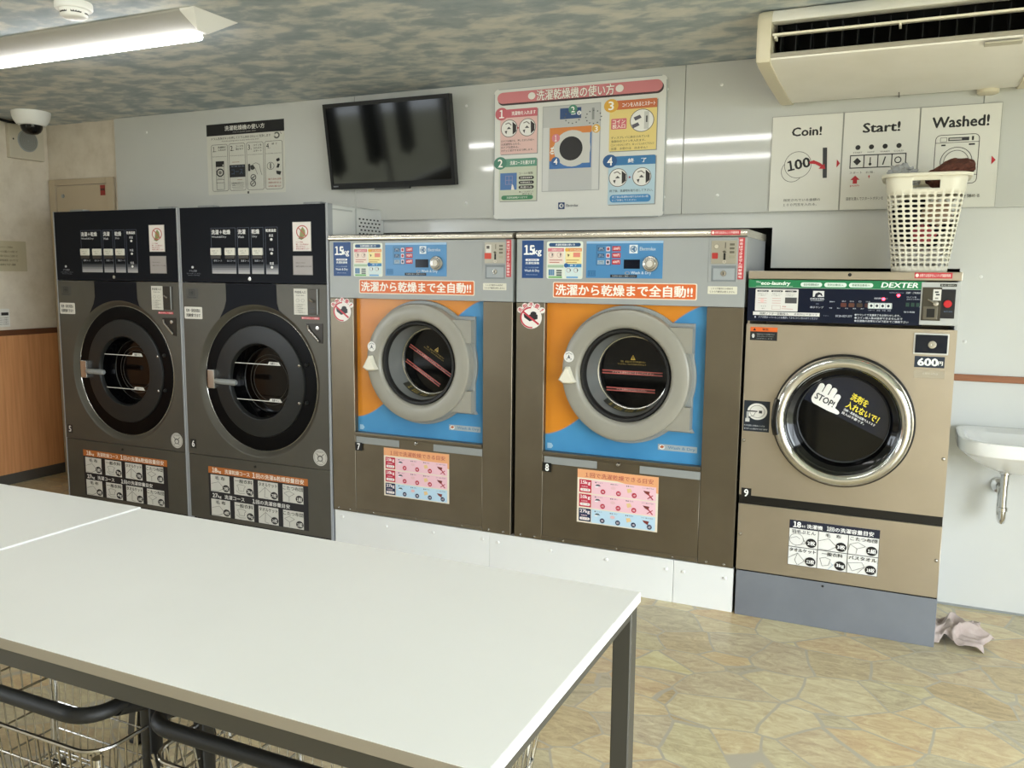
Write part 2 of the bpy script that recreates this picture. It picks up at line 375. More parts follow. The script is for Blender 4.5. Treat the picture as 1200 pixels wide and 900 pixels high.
# beige door in the far corner, mostly behind the first machine
b = MB(); b.box((-5.171, -.012, .01), (-4.70, -.002, 1.97), M['door_beige'], .002)
b.lathe((-5.11, 0, 1.905), [(.001, -.02), (.013, -.018), (.013, -.012)], M['grey'], seg=14)
d1 = S('door_1', b)
b = MB()
for q in (((-5.235, -.022, 0), (-5.175, -.001, 2.014)), ((-4.692, -.022, 0), (-4.63, -.001, 2.014)), ((-5.175, -.022, 1.975), (-4.692, -.001, 2.014))): b.box(*q, M['door_beige'], .004)
b.build('door_frame', d1)
b = MB(); b.box((-4.755, -.0145, 1.90), (-4.712, -.0123, 1.965), mat('#8c2a22', .5)); b.box((-4.752, -.0155, 1.93), (-4.715, -.0144, 1.945), mat('#4a1512', .5)); b.build('warning_sticker', d1)

# ================================================================== ceiling fittings
lampglow = mat('#faf9f8', .4, 0, 20)
def ceiling_lamp(x1, yc, label, L=1.26):
    x0 = x1-L; xc = (x0+x1)/2
    t = thing('ceiling_lamp', label, 'ceiling light', (xc, yc, H), 'fluorescent ceiling lights')
    b = MB(); w, d = .115, .058; prof = [(-w, H-.001), (-w+.004, H-.010), (-.026, H-d), (.026, H-d), (w-.004, H-.010), (w, H-.001)]
    rings = [[(x, yc+p, z) for p, z in prof] for x in (x0+.07, x1-.07)]
    b.loft(rings, mat('#a5a49e', .5), closed=True, smooth=False); b.build('housing', t)
    for xa, xb in ((x0+.07, x0), (x1-.07, x1)):
        b = MB(); a = [(xa, yc+p, z) for p, z in prof]; q = [(xb, yc-w, H-.001), (xb, yc+w, H-.001)]
        b.face(a, M['white']); b.face([a[0], a[1], q[0]], M['white']); b.face([a[1], a[2], q[0]], M['white']); b.face([a[2], a[3], q[1], q[0]], M['white']); b.face([a[3], a[4], q[1]], M['white']); b.face([a[4], a[5], q[1]], M['white'])
        b.build('end_cap', t)
    b = MB(); n = 12; r = .0175
    rings = [[(x, yc+r*1.05*math.cos(math.pi*2*j/n), H-d-.012+r*math.sin(math.pi*2*j/n)*.85) for j in range(n)] for x in (x0+.09, x1-.09)]
    b.loft(rings, lampglow, cap0=True, cap1=True); b.build('tube', t, 'glowing white tube')
    return t
ceiling_lamp(-2.36, -1.458, 'lit white batten light on the cloud print ceiling beside the smoke detector', 1.40)
ceiling_lamp(-.45, -1.78, 'lit batten light over the washers above the picture edge, reflected beside the pink poster')
ceiling_lamp(-2.1, -2.65, 'lit batten light over the back of the shop, out of the picture on the left')
ceiling_lamp(-.75, -2.65, 'lit batten light above the white table, out of the picture, reflected in the wall boards')
p = atz(86, 3, H)
t = thing('smoke_detector', 'round white smoke detector on the ceiling beside the lit lamp', 'smoke detector', (p.x, p.y, H))
b = MB(); b.lathe(p, [(.062, H-.001), (.064, H-.006), (.064, H-.022), (.060, H-.027), (.05, H-.027)], M['white'], 'z', 40); b.build('base', t)
b = MB(); b.lathe(p, [(.05, H-.0271), (.046, H-.047), (.036, H-.055), (.001, H-.056)], M['white'], 'z', 40, cap1=True); b.build('sensor_head', t)
b = MB()
for k in range(6):
    a0 = R(60*k+8); a1 = R(60*k+52); pts = []
    for q in range(5): a = a0+(a1-a0)*q/4; pts.append((a, .0492))
    lo = [(p.x+.0488*math.cos(a), p.y+.0488*math.sin(a), H-.031) for a, r in pts]; hi = [(p.x+.0472*math.cos(a), p.y+.0472*math.sin(a), H-.043) for a, r in pts]
    for q in range(4): b.face([lo[q], lo[q+1], hi[q+1], hi[q]], M['black'])
b.build('vent_slots', t)
p = atz(36, 131, H)
t = thing('dome_camera', 'white dome security camera with dark bubble in the left ceiling corner', 'security camera', (p.x, p.y, H))
b = MB(); b.lathe(p, [(.108, H-.001), (.110, H-.006), (.106, H-.03), (.098, H-.055), (.078, H-.082), (.05, H-.083)], M['white'], 'z', 44); b.build('housing', t)
b = MB(); b.lathe(p, [(.062, H-.082), (.060, H-.100), (.050, H-.120), (.032, H-.133), (.001, H-.138)], M['black_gloss'], 'z', 36, cap1=True); db = b.build('dome_bubble', t)
b = MB(); b.lathe((p.x-.002, p.y-.02, 0), [(.05, H-.081), (.064, H-.083), (.062, H-.082)], M['grey'], 'z', 36); b.build('trim_ring', t)
# square loudspeaker high on the left wall
b = MB(); b.box((XL, -.293, 2.13), (XL+.035, -.048, 2.345), mat('#c3bba8', .5), .004)
t = tag(b.build('wall_speaker', loc=(XL, -.17, 2.13)), 'square off-white wall speaker under the dome camera, with a round grille', 'speaker')
b = MB(); b.lathe((0, -.165, 2.25), [(.072, XL+.0345), (.07, XL+.038), (.06, XL+.0405), (.001, XL+.041)], M['grey'], 'x', 36, cap1=True)
for k in range(1, 7): b.lathe((0, -.165, 2.25), [(.0095*k, XL+.0412), (.0095*k+.0045, XL+.0412)], mat('#73716a', .6), 'x', 30)
b.build('round_grille', t)
b = MB(); b.lathe((0, -.265, 2.25), [(.006, XL+.036), (.004, XL+.038), (.001, XL+.038)], M['dark'], 'x', 10); b.build('screw', t)
b = MB(); b.tube([(XL+.03, -.36, H-.012), (XL+.03, -.28, H-.02), (XL+.03, -.2, H-.012)], .009, M['black'], 8)
tag(b.build('ceiling_cable', loc=(XL+.03, -.28, H-.02)), 'black cable running along the ceiling corner behind the dome camera', 'cable')
# notices on the left wall
def lsheet(y0, z1, y1, z0, W, Hh): x = XL+.0022; return Sheet((x, y0, z1), (x, y1, z1), (x, y0, z0), W, Hh)
s = lsheet(-.46, 1.598, -.20, 1.402, 100, 70).base('#b7ad92')
for k, (t0, w) in enumerate((('コインランドリーご利用の', 50), ('お客様へのお願いとお知らせ', 62), ('洗濯物の取り忘れにご注意くだ', 62), ('さい。長時間放置しないでくだ', 62), ('機械の故障は下記へ連絡', 55))): s.text(14, 12+k*10, 14+w, 17+k*10, t0, '#4b4639', 1, .01)
tag(s.done('wall_notice', None, loc=(XL+.002, -.3, 1.402)), 'beige text notice taped on the mottled left wall at eye height', 'notice', 'notices on the left wall')
s = lsheet(-.44, 1.160, -.345, 1.043, 50, 60).base('#d8d6cf'); s.rect(20, 12, 46, 22, '#222222', 1)
for k in range(4): s.text(6, 28+k*7, 44, 32+k*7, '防犯カメラ作動中', '#55524a', 1, .01)
tag(s.done('wall_notice', None, loc=(XL+.002, -.4, 1.043)), 'small white notice just above the wood panelling on the left wall', 'notice', 'notices on the left wall')

# ================================================================== television
y0t, y1t = -.155, -.085
TL, TRr, BL = at(378, 125, y0t), at(520.5, 113, y0t), at(389, 222.5, y1t)
w = .777; x0 = (TL.x+BL.x)/2
t = thing('television', 'flat black wall television tilted downward above the blue-fronted washer', 'television', (x0+w/2, -.03, 1.85))
zt, zb = 2.312, 1.868
Ut = Vector((w, 0, 0)); Vt = Vector((0, y1t-y0t, zb-zt)); nt_ = Ut.cross(-Vt).normalized(); O = Vector((x0, y0t, zt))
def tvp(u, v, d): return O + Ut*u + Vt*v + nt_*d
def tvbox(mb, u0, v0, u1, v1, d0, d1, m):
    a = [tvp(u, v, d0) for u, v in ((u0, v0), (u0, v1), (u1, v1), (u1, v0))]; c = [tvp(u, v, d1) for u, v in ((u0, v0), (u0, v1), (u1, v1), (u1, v0))]
    mb.face(a, m); mb.face(c[::-1], m)
    for k in range(4): mb.face([a[k-1], c[k-1], c[k], a[k]], m)
b = MB(); tvbox(b, 0, 0, 1, 1, 0, -.035, M['black']); tvbox(b, .2, .2, .8, .85, -.035, -.06, M['black']); b.build('casing', t)
b = MB()
for q in ((0, 0, 1, .045), (0, .93, 1, 1), (0, .045, .022, .93), (.978, .045, 1, .93)): tvbox(b, *q, .004, 0, mat('#0c0d0e', .4, spec=.2))
b.build('bezel', t)
b = MB(); tvbox(b, .022, .045, .978, .93, .0012, 0, mat('#060708', .06, spec=.16)); b.build('screen', t, 'dark glossy screen')
s = Sheet(tvp(0, 0, .0045), tvp(1, 0, .0045), tvp(0, 1, .0045), 1000, 600); [s.rect(22+k*7, 574, 27+k*7, 582, '#8a8d90', 0) for k in range(6)]; s.done('maker_mark', t)
b = MB(); tvbox(b, .36, 1.0, .64, 1.02, 0, -.02, M['black']); b.build('lower_strip', t)
b = MB(); b.box((x0+w*.3, -.09, 1.98), (x0+w*.7, -.031, 2.2), M['dark'], .004); b.build('wall_bracket', t)

# ================================================================== air conditioner hung under the ceiling
ax0, ax1 = -.485, .445
t = thing('air_conditioner', 'cream ceiling air conditioner with dark open louvre above the picture signs', 'air conditioner', ((ax0+ax1)/2, -.38, 2.15))
crm = noisy('aged_cream_plastic', [(.3, '#eae6dc'), (.6, '#f0ece4'), (.8, '#f2eee6')], nscale=4, rough=.4); crm2 = mat('#d8cfb6', .42)
prof_bot = [(-.742, 2.205), (-.738, 2.190), (-.70, 2.180), (-.5, 2.168), (-.25, 2.160), (-.08, 2.158), (-.035, 2.166)]
b = MB(); out = prof_bot + [(-.032, 2.19), (-.70, 2.205)]
b.loft([[(x, y, z) for y, z in out] for x in (ax0+.045, ax1-.03)], crm, smooth=False, cap0=True, cap1=True)
b.box((ax0+.47, -.14, 2.1572), (ax0+.474, -.034, 2.168), M['dark'])
b.build('bottom_panel', t)
b = MB(); out = [(-.70, H-.001), (-.722, H-.01), (-.742, 2.335), (-.744, 2.320), (-.70, 2.318), (-.60, H-.02), (-.60, H-.001)]
b.loft([[(x, y, z) for y, z in out] for x in (ax0+.045, ax1-.03)], crm, smooth=False, cap0=True, cap1=True); b.build('front_panel', t)
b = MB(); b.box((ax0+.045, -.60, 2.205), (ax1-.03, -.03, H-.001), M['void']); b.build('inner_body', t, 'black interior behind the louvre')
b = MB(); b.box((ax0+.045, -.746, 2.196), (ax1-.03, -.722, 2.212), mat('#a09a8c', .4), .004); b.build('outlet_lip', t)
for xa, xb in ((ax0, ax0+.05), (ax1, ax1-.035)):
    b = MB(); capo = [(-.70, H-.001), (-.728, H-.012), (-.752, 2.325), (-.754, 2.20), (-.745, 2.182), (-.70, 2.172), (-.45, 2.158), (-.08, 2.150), (-.028, 2.160), (-.024, 2.2), (-.024, H-.001)]
    inn = [(y*.995, z) for y, z in capo]
    b.loft([[(xa, y*.985-.004, (z-2.26)*.96+2.262) for y, z in capo], [(xa+(xb-xa)*.25, y, z) for y, z in capo], [(xb, y, z) for y, z in capo]], crm2, smooth=False, cap0=True, cap1=True)
    b.build('end_cap', t, 'yellowed end cap')
b = MB(); pv = [(-.748, 2.270), (-.752, 2.277), (-.705, 2.283), (-.700, 2.277)]
b.loft([[(x, y, z) for y, z in pv] for x in (ax0+.055, ax1-.04)], M['cream'], smooth=False, cap0=True, cap1=True)
for xx in (ax0+.06, ax0+.47): b.box((xx, -.74, 2.262), (xx+.008, -.70, 2.272), M['cream'])
b.build('air_vane', t)
for k in range(17):
    xx = ax0+.075 + k*.052
    if xx > ax1-.04: break
    b = MB(); b.box((xx, -.69, 2.214), (xx+.003, -.61, 2.316), M['dark']); b.build('louvre_fin', t)
b = MB(); pa = at(1153, 64, -.735).x; b.box((pa, -.744, 2.176), (pa+.11, -.70, 2.1825), mat('#bfb8a6', .4), .002); b.build('display_plate', t)
b = MB(); b.lathe((.31, -.06, 0), [(.04, 2.17), (.04, 2.146), (.034, 2.142), (.001, 2.142)], crm2, 'z', 24, cap1=True); b.build('drain_cover', t)
# ================================================================== posters on the upper boards
YP = -.0315
# black-headed paper poster
a, b_ = at(243, 147.5, YP), at(335, 226, YP)
s = Sheet((-3.81, YP, 2.283), (-3.225, YP, 2.283), (-3.81, YP, 1.872), 940, 800); s.base('#c9c8bd', .0008)
s.rect(0, 0, 940, 130, '#101014'); s.text(230, 28, 710, 82, '洗濯乾燥機の使い方', '#d5d4cc', 2, .02); s.text(330, 96, 610, 112, 'How to use the washer dryer', '#aaa9a4')
s.text(60, 150, 780, 180, 'ドラム洗浄ボタンを押してドラム内をきれいに洗浄します', '#22231f', 1); s.text(190, 190, 640, 206, 'Push the washing button to clean inside of the drum', '#44443f', 1)
s.ringe(850, 172, 36, 16, '#55564f', 1); s.poly([(800, 160), (830, 150), (825, 190)], '#c9c8bd', 2); s.line([(895, 140), (905, 160)], 6, '#44443f', 1)
cols = [(55, 255), (275, 470), (490, 690), (710, 915)]
heads = [('1.', ['洗濯物を', '入れます']), ('2.', ['コースを', '選びます']), ('3.', ['コインを', '入れると', 'スタート']), ('4.', ['終 了'])]
for (u0, u1), (n, ls) in zip(cols, heads):
    for q in (((u0+14, 232), (u1-14, 232)), ((u0+14, 760), (u1-14, 760)), ((u0, 246), (u0, 746)), ((u1, 246), (u1, 746)), ((u0, 246), (u0+14, 232)), ((u1, 246), (u1-14, 232)), ((u0, 746), (u0+14, 760)), ((u1, 746), (u1-14, 760))): s.line(q, 4, '#3c3c38', 1)
    s.text(u0+16, 254, u0+60, 312, n, '#1c1c1a', 1, .0)
    for k, l in enumerate(ls): s.text(u0+82, 252+k*32, u1-18-(40 if len(ls) == 1 else 0), 274+k*32, l, '#1c1c1a', 1, .014)
    s.text(u0+12, 362, u1-12, 374, 'Put the laundry into the drum', '#4a4a45', 1)
s.rect(105, 420, 210, 480, '#141414'); s.rect(190, 460, 204, 474, '#d0d0c8', 2); s.frame(108, 480, 208, 745, 4, '#3c3c38', 1); s.ringe(158, 550, 48, 14, '#161616'); s.ell(158, 550, 20, 20, '#77776f'); s.text(130, 610, 190, 620, 'DOOR', '#222222', 1); s.line([(108, 630), (208, 630)], 4, '#3c3c38'); s.line([(108, 665), (208, 665)], 4, '#3c3c38')
s.line([(310, 440), (400, 440)], 5, '#9a6a45', 1); s.rect(278, 470, 468, 610, '#14161c'); s.text(292, 482, 455, 494, '洗濯＋乾燥  洗濯  乾燥', '#8a94a4'); s.text(300, 520, 440, 580, 'コース', '#3d4c66')
s.line([(370, 640), (430, 640)], 5, '#9a6a45', 1); s.text(296, 668, 450, 686, '乾燥時間の延長ボタン', '#333330', 1); s.text(306, 694, 446, 710, 'を押してください', '#333330', 1); s.line([(300, 722), (450, 722)], 4, '#777770', 1); s.line([(310, 740), (440, 740)], 4, '#777770', 1)
s.rect(505, 470, 530, 550, '#242422'); s.poly([(530, 490), (565, 480), (590, 520), (560, 540), (535, 530)], '#3a3a36'); s.line([(560, 475), (600, 460), (640, 480), (655, 560), (670, 600)], 4, '#55554f', 1); s.line([(590, 520), (615, 590)], 4, '#55554f', 1)
for cc in ((565, 620), (560, 690)): s.ringe(*cc, 34, 8, '#2c2c2a'); s.line([(cc[0]-18, cc[1]+14), (cc[0]+18, cc[1]-14)], 8, '#2c2c2a')
s.ringe(775, 505, 42, 4, '#3a3a36'); s.rect(770, 475, 780, 535, '#2a2a28')
for q in (((845, 430), (880, 420), (885, 450), (860, 462), (842, 450)), ((860, 480), (885, 490), (870, 530), (842, 528)), ((840, 560), (900, 570), (885, 610), (845, 595))): s.poly(q, '#141414')
for k, tx in enumerate(('取り忘れ注意', '洗濯物の取り出しは', 'お早めに願います')): s.text(745, 640+k*40, 895, 660+k*40, tx, '#a5564a', 1)
s.rect(490, 775, 512, 800, '#3a3a36')
tag(s.done('instruction_poster', None, loc=(-3.5, YP, 1.872)), 'grey paper instruction poster with a black header, left of the television', 'poster')

# large coloured how-to board
x0, x1, z0, z1 = -1.886, -.997, 1.69, 2.334
t = thing('instruction_board', 'large white how-to board with a pink title bar and a picture of a washer', 'poster', ((x0+x1)/2, -.03, z0))
PX0, PX1 = 55, 1040
def bsheet(l): y = -.0395 - l*LIFT; return Sheet((x0, y, z1), (x1, y, z1), (x0, y, z0), 1000, 830)
b = MB(); q = Sheet((x0, -.039, z1), (x1, -.039, z1), (x0, -.039, z0), 1000, 830); q.base('#d9d9d3', .008, 28); q.build('board', t)
s = bsheet(0)
s.line([(28, 2), (972, 2)], 5, '#9fa6a6', 0); s.line([(2, 28), (2, 800)], 5, '#9fa6a6', 0); s.line([(998, 28), (998, 800)], 5, '#9fa6a6', 0); s.line([(28, 828), (972, 828)], 5, '#9fa6a6', 0)
s.rect(24, 30, 982, 104, '#3a2a2c', 1, 36); s.rect(20, 22, 976, 92, '#cf8084', 2, 35)
s.ell(232, 57, 22, 22, '#e8e4de', 3); s.ell(742, 57, 22, 22, '#e8e4de', 3); s.text(262, 26, 712, 90, '洗濯乾燥機の使い方', '#7c4a4c', 3, .05); s.text(262, 26, 712, 90, '洗濯乾燥機の使い方', '#f0ece4', 4, .018)
def step(u0, v0, u1, v1, hh, hc, bc, n, title, nc):
    s.rect(u0+5, v0+6, u1+5, v1+5, '#8d8f8b', 1); s.rect(u0, v0, u1, v1, bc, 2); s.rect(u0, v0, u1, v0+hh, hc, 3, 10); s.rect(u0+20, v0+hh/2, u1, v0+hh, hc, 3)
    s.ell(u0+8, v0+hh/2, 40, 40, nc, 4); s.text(u0-6, v0+hh/2-25, u0+22, v0+hh/2+25, n, '#f4f2ec', 5, .02); s.text(u0+70, v0+hh*.28, u1-10, v0+hh*.76, title, '#f4f2ec', 5, .02)
def pics(u0, u1, v, cs):
    for k, cu in enumerate((u0, u1)):
        s.ell(cu, v, 52, 56, '#6a605c', 3); s.ell(cu, v, 48, 52, '#e7e5df', 4)
        s.poly([(cu+20, v-42), (cu+44, v-18), (cu+44, v+20), (cu+22, v+40)], '#26201f', 5)
        s.line([(cu-24, v-28), (cu-4, v-36), (cu+14, v-20)], 6, '#77706c', 5); s.poly([(cu-16, v+4), (cu-2, v-12), (cu+12, v+4)], '#4b4a4a', 5); s.poly([(cu-28, v+16), (cu-12, v+12), (cu-18, v+36)], '#3c3b3b', 5)
    s.poly([((u0+u1)/2-6, v-8), ((u0+u1)/2+8, v), ((u0+u1)/2-6, v+8)], cs, 5)
step(40, 130, 268, 412, 52, '#c4646c', '#dfbbb4', '1', '洗濯物を入れます', '#c4646c'); pics(96, 208, 250, '#a04448')
for k, (l, w) in enumerate((('①ドアを開ける。押しながら手前へ', 205), ('②洗濯物を入れる。', 120), ('③ドアを閉める。', 110), ('　カチッと音がするまで押します。', 200))): s.text(46, 322+k*20, 46+w, 336+k*20, l, '#3a2f2d', 3, .01)
step(34, 442, 268, 712, 52, '#5f937c', '#c4c9b4', '2', '洗濯コースを選びます', '#47806a'); s.rect(42, 532, 146, 640, '#4a73a8', 3); s.frame(74, 550, 120, 606, 3, '#8e87a8', 4); s.line([(74, 578), (120, 578)], 3, '#8e87a8', 4); s.line([(97, 550), (97, 606)], 3, '#8e87a8', 4); s.poly([(112, 640), (116, 604), (124, 610), (132, 640)], '#e8e4dc', 5)
s.text(160, 530, 245, 545, 'コースの種類', '#3a3a32', 3)
for k, l in enumerate(('洗濯乾燥標準', '洗濯乾燥念入', '洗濯のみ')): s.rect(158, 555+k*30, 252, 577+k*30, '#1c1a1a', 3, 11); s.text(168, 560+k*30, 242, 572+k*30, l, '#e0ddd4', 4)
s.text(162, 650, 250, 660, '●コースはボタンで', '#3a3a32', 3); s.text(180, 664, 244, 674, '選びます', '#3a3a32', 3); s.rect(50, 676, 248, 704, '#3f8058', 3, 14); s.text(84, 683, 214, 697, '洗濯乾燥機が５分です', '#dfe8d6', 4)
# picture of a washer in the middle
s.rect(300, 130, 640, 660, '#a8aaa8', 2); s.rect(304, 136, 636, 262, '#b9bab8', 3); s.rect(340, 262, 596, 656, '#bcbdbb', 3); s.rect(304, 262, 340, 656, '#cfcfcc', 3); s.rect(596, 262, 634, 656, '#cfcfcc', 3)
s.rect(404, 150, 528, 216, '#2e4a78', 4); s.ell(516, 184, 13, 13, '#d9d9d6', 5); s.rect(470, 180, 495, 192, '#dfe0de', 5); s.ell(480, 160, 26, 28, '#4f8a70', 6); s.text(470, 144, 490, 178, '2', '#f0f0ea', 7, .02)
s.rect(345, 266, 590, 520, '#d07f3c', 4); s.poly([(345, 470), (420, 480), (590, 300), (590, 520), (345, 520)], '#3f70ac', 5); s.ell(478, 398, 108, 112, '#c9c8c2', 6); s.poly([(530, 306), (582, 306), (582, 490), (530, 490)], '#c9c8c2', 6); s.ell(472, 398, 68, 74, '#1b1a1a', 7)
s.ell(382, 330, 24, 26, '#cf7c84', 7); s.text(376, 313, 387, 348, '1', '#f2ece6', 8, .02); s.ell(382, 474, 26, 28, '#2f5f98', 7); s.text(372, 456, 393, 492, '4', '#f2f2ee', 8, .02); s.ell(616, 286, 24, 26, '#d8a94c', 7); s.text(607, 270, 625, 304, '3', '#f2ece0', 8, .02)
for a_, r_, cc in ((0, 44, (478, 206)), (0, 44, (600, 216))):
    for k in range(12): an = 2*math.pi*k/12; s.ell(cc[0]+r_*math.cos(an), cc[1]+r_*math.sin(an)*.9, 4, 4, '#55585a', 6)
s.rect(590, 160, 604, 230, '#8c8e8c', 5); s.line([(370, 380), (350, 420)], 5, '#e8e0d8', 8)
for vv in (392, 408, 424): s.ell(362, vv, 10, 6, '#e6e0d4', 8)
s.rect(402, 730, 440, 772, '#24406c', 3); s.ell(421, 751, 13, 14, '#d9d9d3', 4); s.poly([(414, 751), (427, 739), (427, 763)], '#24406c', 5); s.text(450, 742, 520, 758, 'Electrolux', '#4a5058', 3)
step(690, 130, 950, 430, 54, '#c46a3c', '#e3cd80', '3', 'コインを入れるとスタート', '#d8a53c')
s.rect(700, 236, 786, 300, '#cf6a72', 3, 6); s.text(708, 242, 778, 266, 'コイン', '#f2e8d8', 4, .025); s.text(708, 270, 778, 294, '投入口', '#f2e8d8', 4, .025); s.ell(870, 256, 66, 68, '#6a605c', 3); s.ell(870, 256, 62, 64, '#e7e5df', 4)
s.rect(882, 204, 908, 308, '#c4c4be', 5); s.rect(892, 230, 900, 268, '#3a3a3a', 6); s.poly([(824, 236), (858, 222), (868, 240), (834, 256)], '#55525c', 5); s.poly([(814, 280), (848, 266), (858, 284), (824, 300)], '#55525c', 5)
for k, (l, w) in enumerate((('ディスプレイに表示されている', 210), ('金額分のコインを入れます。', 190), ('（コインをひとつずつ、ゆっくり入れて下さい）', 236), ('注意　お釣りは　出ません！', 200))): s.text(702, 342+k*22, 702+w, 357+k*22, l, '#4a3c20', 3, .01)
step(690, 462, 950, 752, 54, '#2f74a8', '#b4cdd8', '4', '終　了', '#24588c'); pics(746, 878, 590, '#a05058'); s.text(700, 662, 940, 678, '終了後、洗濯物を取り出して下さい。', '#24303c', 3, .01)
s.rect(702, 694, 930, 740, '#3f86bc', 3, 20); s.text(716, 700, 916, 714, '終了後は洗濯物の取り忘れのない様', '#dfe8ec', 4); s.text(716, 720, 850, 733, 'にご注意してください', '#dfe8ec', 4)
s.done('printed_face', t)

# three picture signs in a row
def sign(i, name, label):
    xx0, xx1 = -.520+i*.2965, -.520+(i+1)*.2965-.0015
    q = Sheet((xx0, -.0365, 2.112), (xx1, -.0365, 2.112), (xx0, -.0365, 1.703), 560, 770); q.base('#d5d4cb', .0055); q.line([(0, 2), (560, 2)], 4, '#8f8f88', 1); q.line([(2, 0), (2, 770)], 4, '#8f8f88', 1); q.line([(558, 0), (558, 770)], 3, '#8f8f88', 1)
    return (label, ((xx0+xx1)/2, -.03, 1.703)), q
def sign_done(t, s): tag(s.done('picture_sign', None, loc=t[1]), t[0], 'sign', 'picture signs beside the air conditioner')
RED = '#b4222c'
t, s = sign(0, 'Coin', 'white picture sign reading Coin! with a hundred yen coin going into a slot')
s.text(165, 98, 395, 166, 'Coin!', '#121212', 1, .03); s.ringe(178, 448, 88, 4, '#55554f', 1, 40); s.ell(222, 398, 106, 106, '#d5d4cb', 2, 44); s.ringe(222, 398, 108, 4, '#55554f', 3, 44); s.text(140, 352, 318, 432, '100', '#141414', 4, .03, R(-10))
s.poly([(412, 270), (446, 270), (456, 512), (424, 512)], '#2e2f33', 2); s.poly([(312, 378), (345, 366), (395, 388), (424, 410), (430, 396), (440, 440), (388, 436), (402, 422), (360, 398), (315, 392)], RED, 5); s.poly([(526, 368), (552, 400), (526, 432)], RED, 1)
s.text(120, 672, 412, 694, '指定されている金額の', '#333330', 1, .0); s.text(120, 710, 388, 732, '１００円玉を入れる。', '#333330', 1, .0); sign_done(t, s)
t, s = sign(1, 'Start', 'white picture sign reading Start! with a row of push buttons, half behind the basket')
s.text(150, 96, 420, 168, 'Start!', '#121212', 1, .03)
for k, l in enumerate(('START', 'HOT', 'WARM', 'COLD')):
    cu = 118+k*101; s.ell(cu, 282, 19, 19, '#161616', 1); s.text(cu-34, 316, cu+34, 328, l, '#333330', 1, .0)
s.frame(62, 340, 480, 446, 8, '#1c1c1c', 1)
for k in range(1, 4): s.rect(62+k*103, 340, 70+k*103, 446, '#1c1c1c', 1)
s.poly([(118, 362), (148, 392), (118, 422), (88, 392)], '#1c1c1c', 1); s.rect(212, 362, 220, 412, '#1c1c1c', 1); s.ell(216, 416, 11, 11, '#1c1c1c', 1); s.poly([(305, 425), (322, 362), (332, 362), (315, 425)], '#1c1c1c', 1); s.ell(420, 392, 26, 26, '#1c1c1c', 1); s.ell(420, 392, 18, 18, '#d5d4cb', 2)
s.text(66, 470, 160, 488, 'スタート', '#333330', 1, .0); s.text(184, 470, 256, 488, 'お湯．', '#333330', 1, .0); s.poly([(110, 502), (146, 536), (126, 536), (126, 566), (94, 566), (94, 536), (74, 536)], RED, 1); s.text(76, 572, 144, 592, 'push', RED, 1, .0); s.poly([(214, 500), (222, 514), (217, 514), (217, 526), (211, 526), (211, 514), (206, 514)], RED, 1)
s.text(48, 672, 330, 698, '温度を選んでスタートボタンを', '#333330', 1, .0); sign_done(t, s)
t, s = sign(2, 'Washed', 'white picture sign reading Washed! with a line drawing of a washer')
s.text(88, 84, 476, 164, 'Washed!', '#121212', 1, .03)
q = s.rr(118, 222, 420, 590, 36); s.line(q+q[:1], 5, '#3a3a38', 1); s.line([(118, 280), (420, 280)], 4, '#3a3a38', 1); s.frame(150, 240, 198, 272, 3, '#3a3a38', 1); s.rect(206, 242, 350, 268, '#2c2c2e', 1); s.rect(214, 249, 300, 261, '#b9b8b0', 2); s.rect(368, 238, 382, 268, '#1c1c1c', 1); s.rect(160, 292, 190, 304, '#1c1c1c', 1); s.rect(350, 292, 392, 304, '#1c1c1c', 1)
s.ringe(270, 426, 112, 5, '#3a3a38', 1, 44); s.ringe(270, 426, 88, 4, '#3a3a38', 1, 40); s.line([(118, 526), (420, 526)], 4, '#3a3a38', 1); s.poly([(512, 392), (540, 424), (512, 456)], RED, 1)
s.text(110, 672, 452, 698, '洗濯終了後ドアを閉める', '#333330', 1, .0); sign_done(t, s)
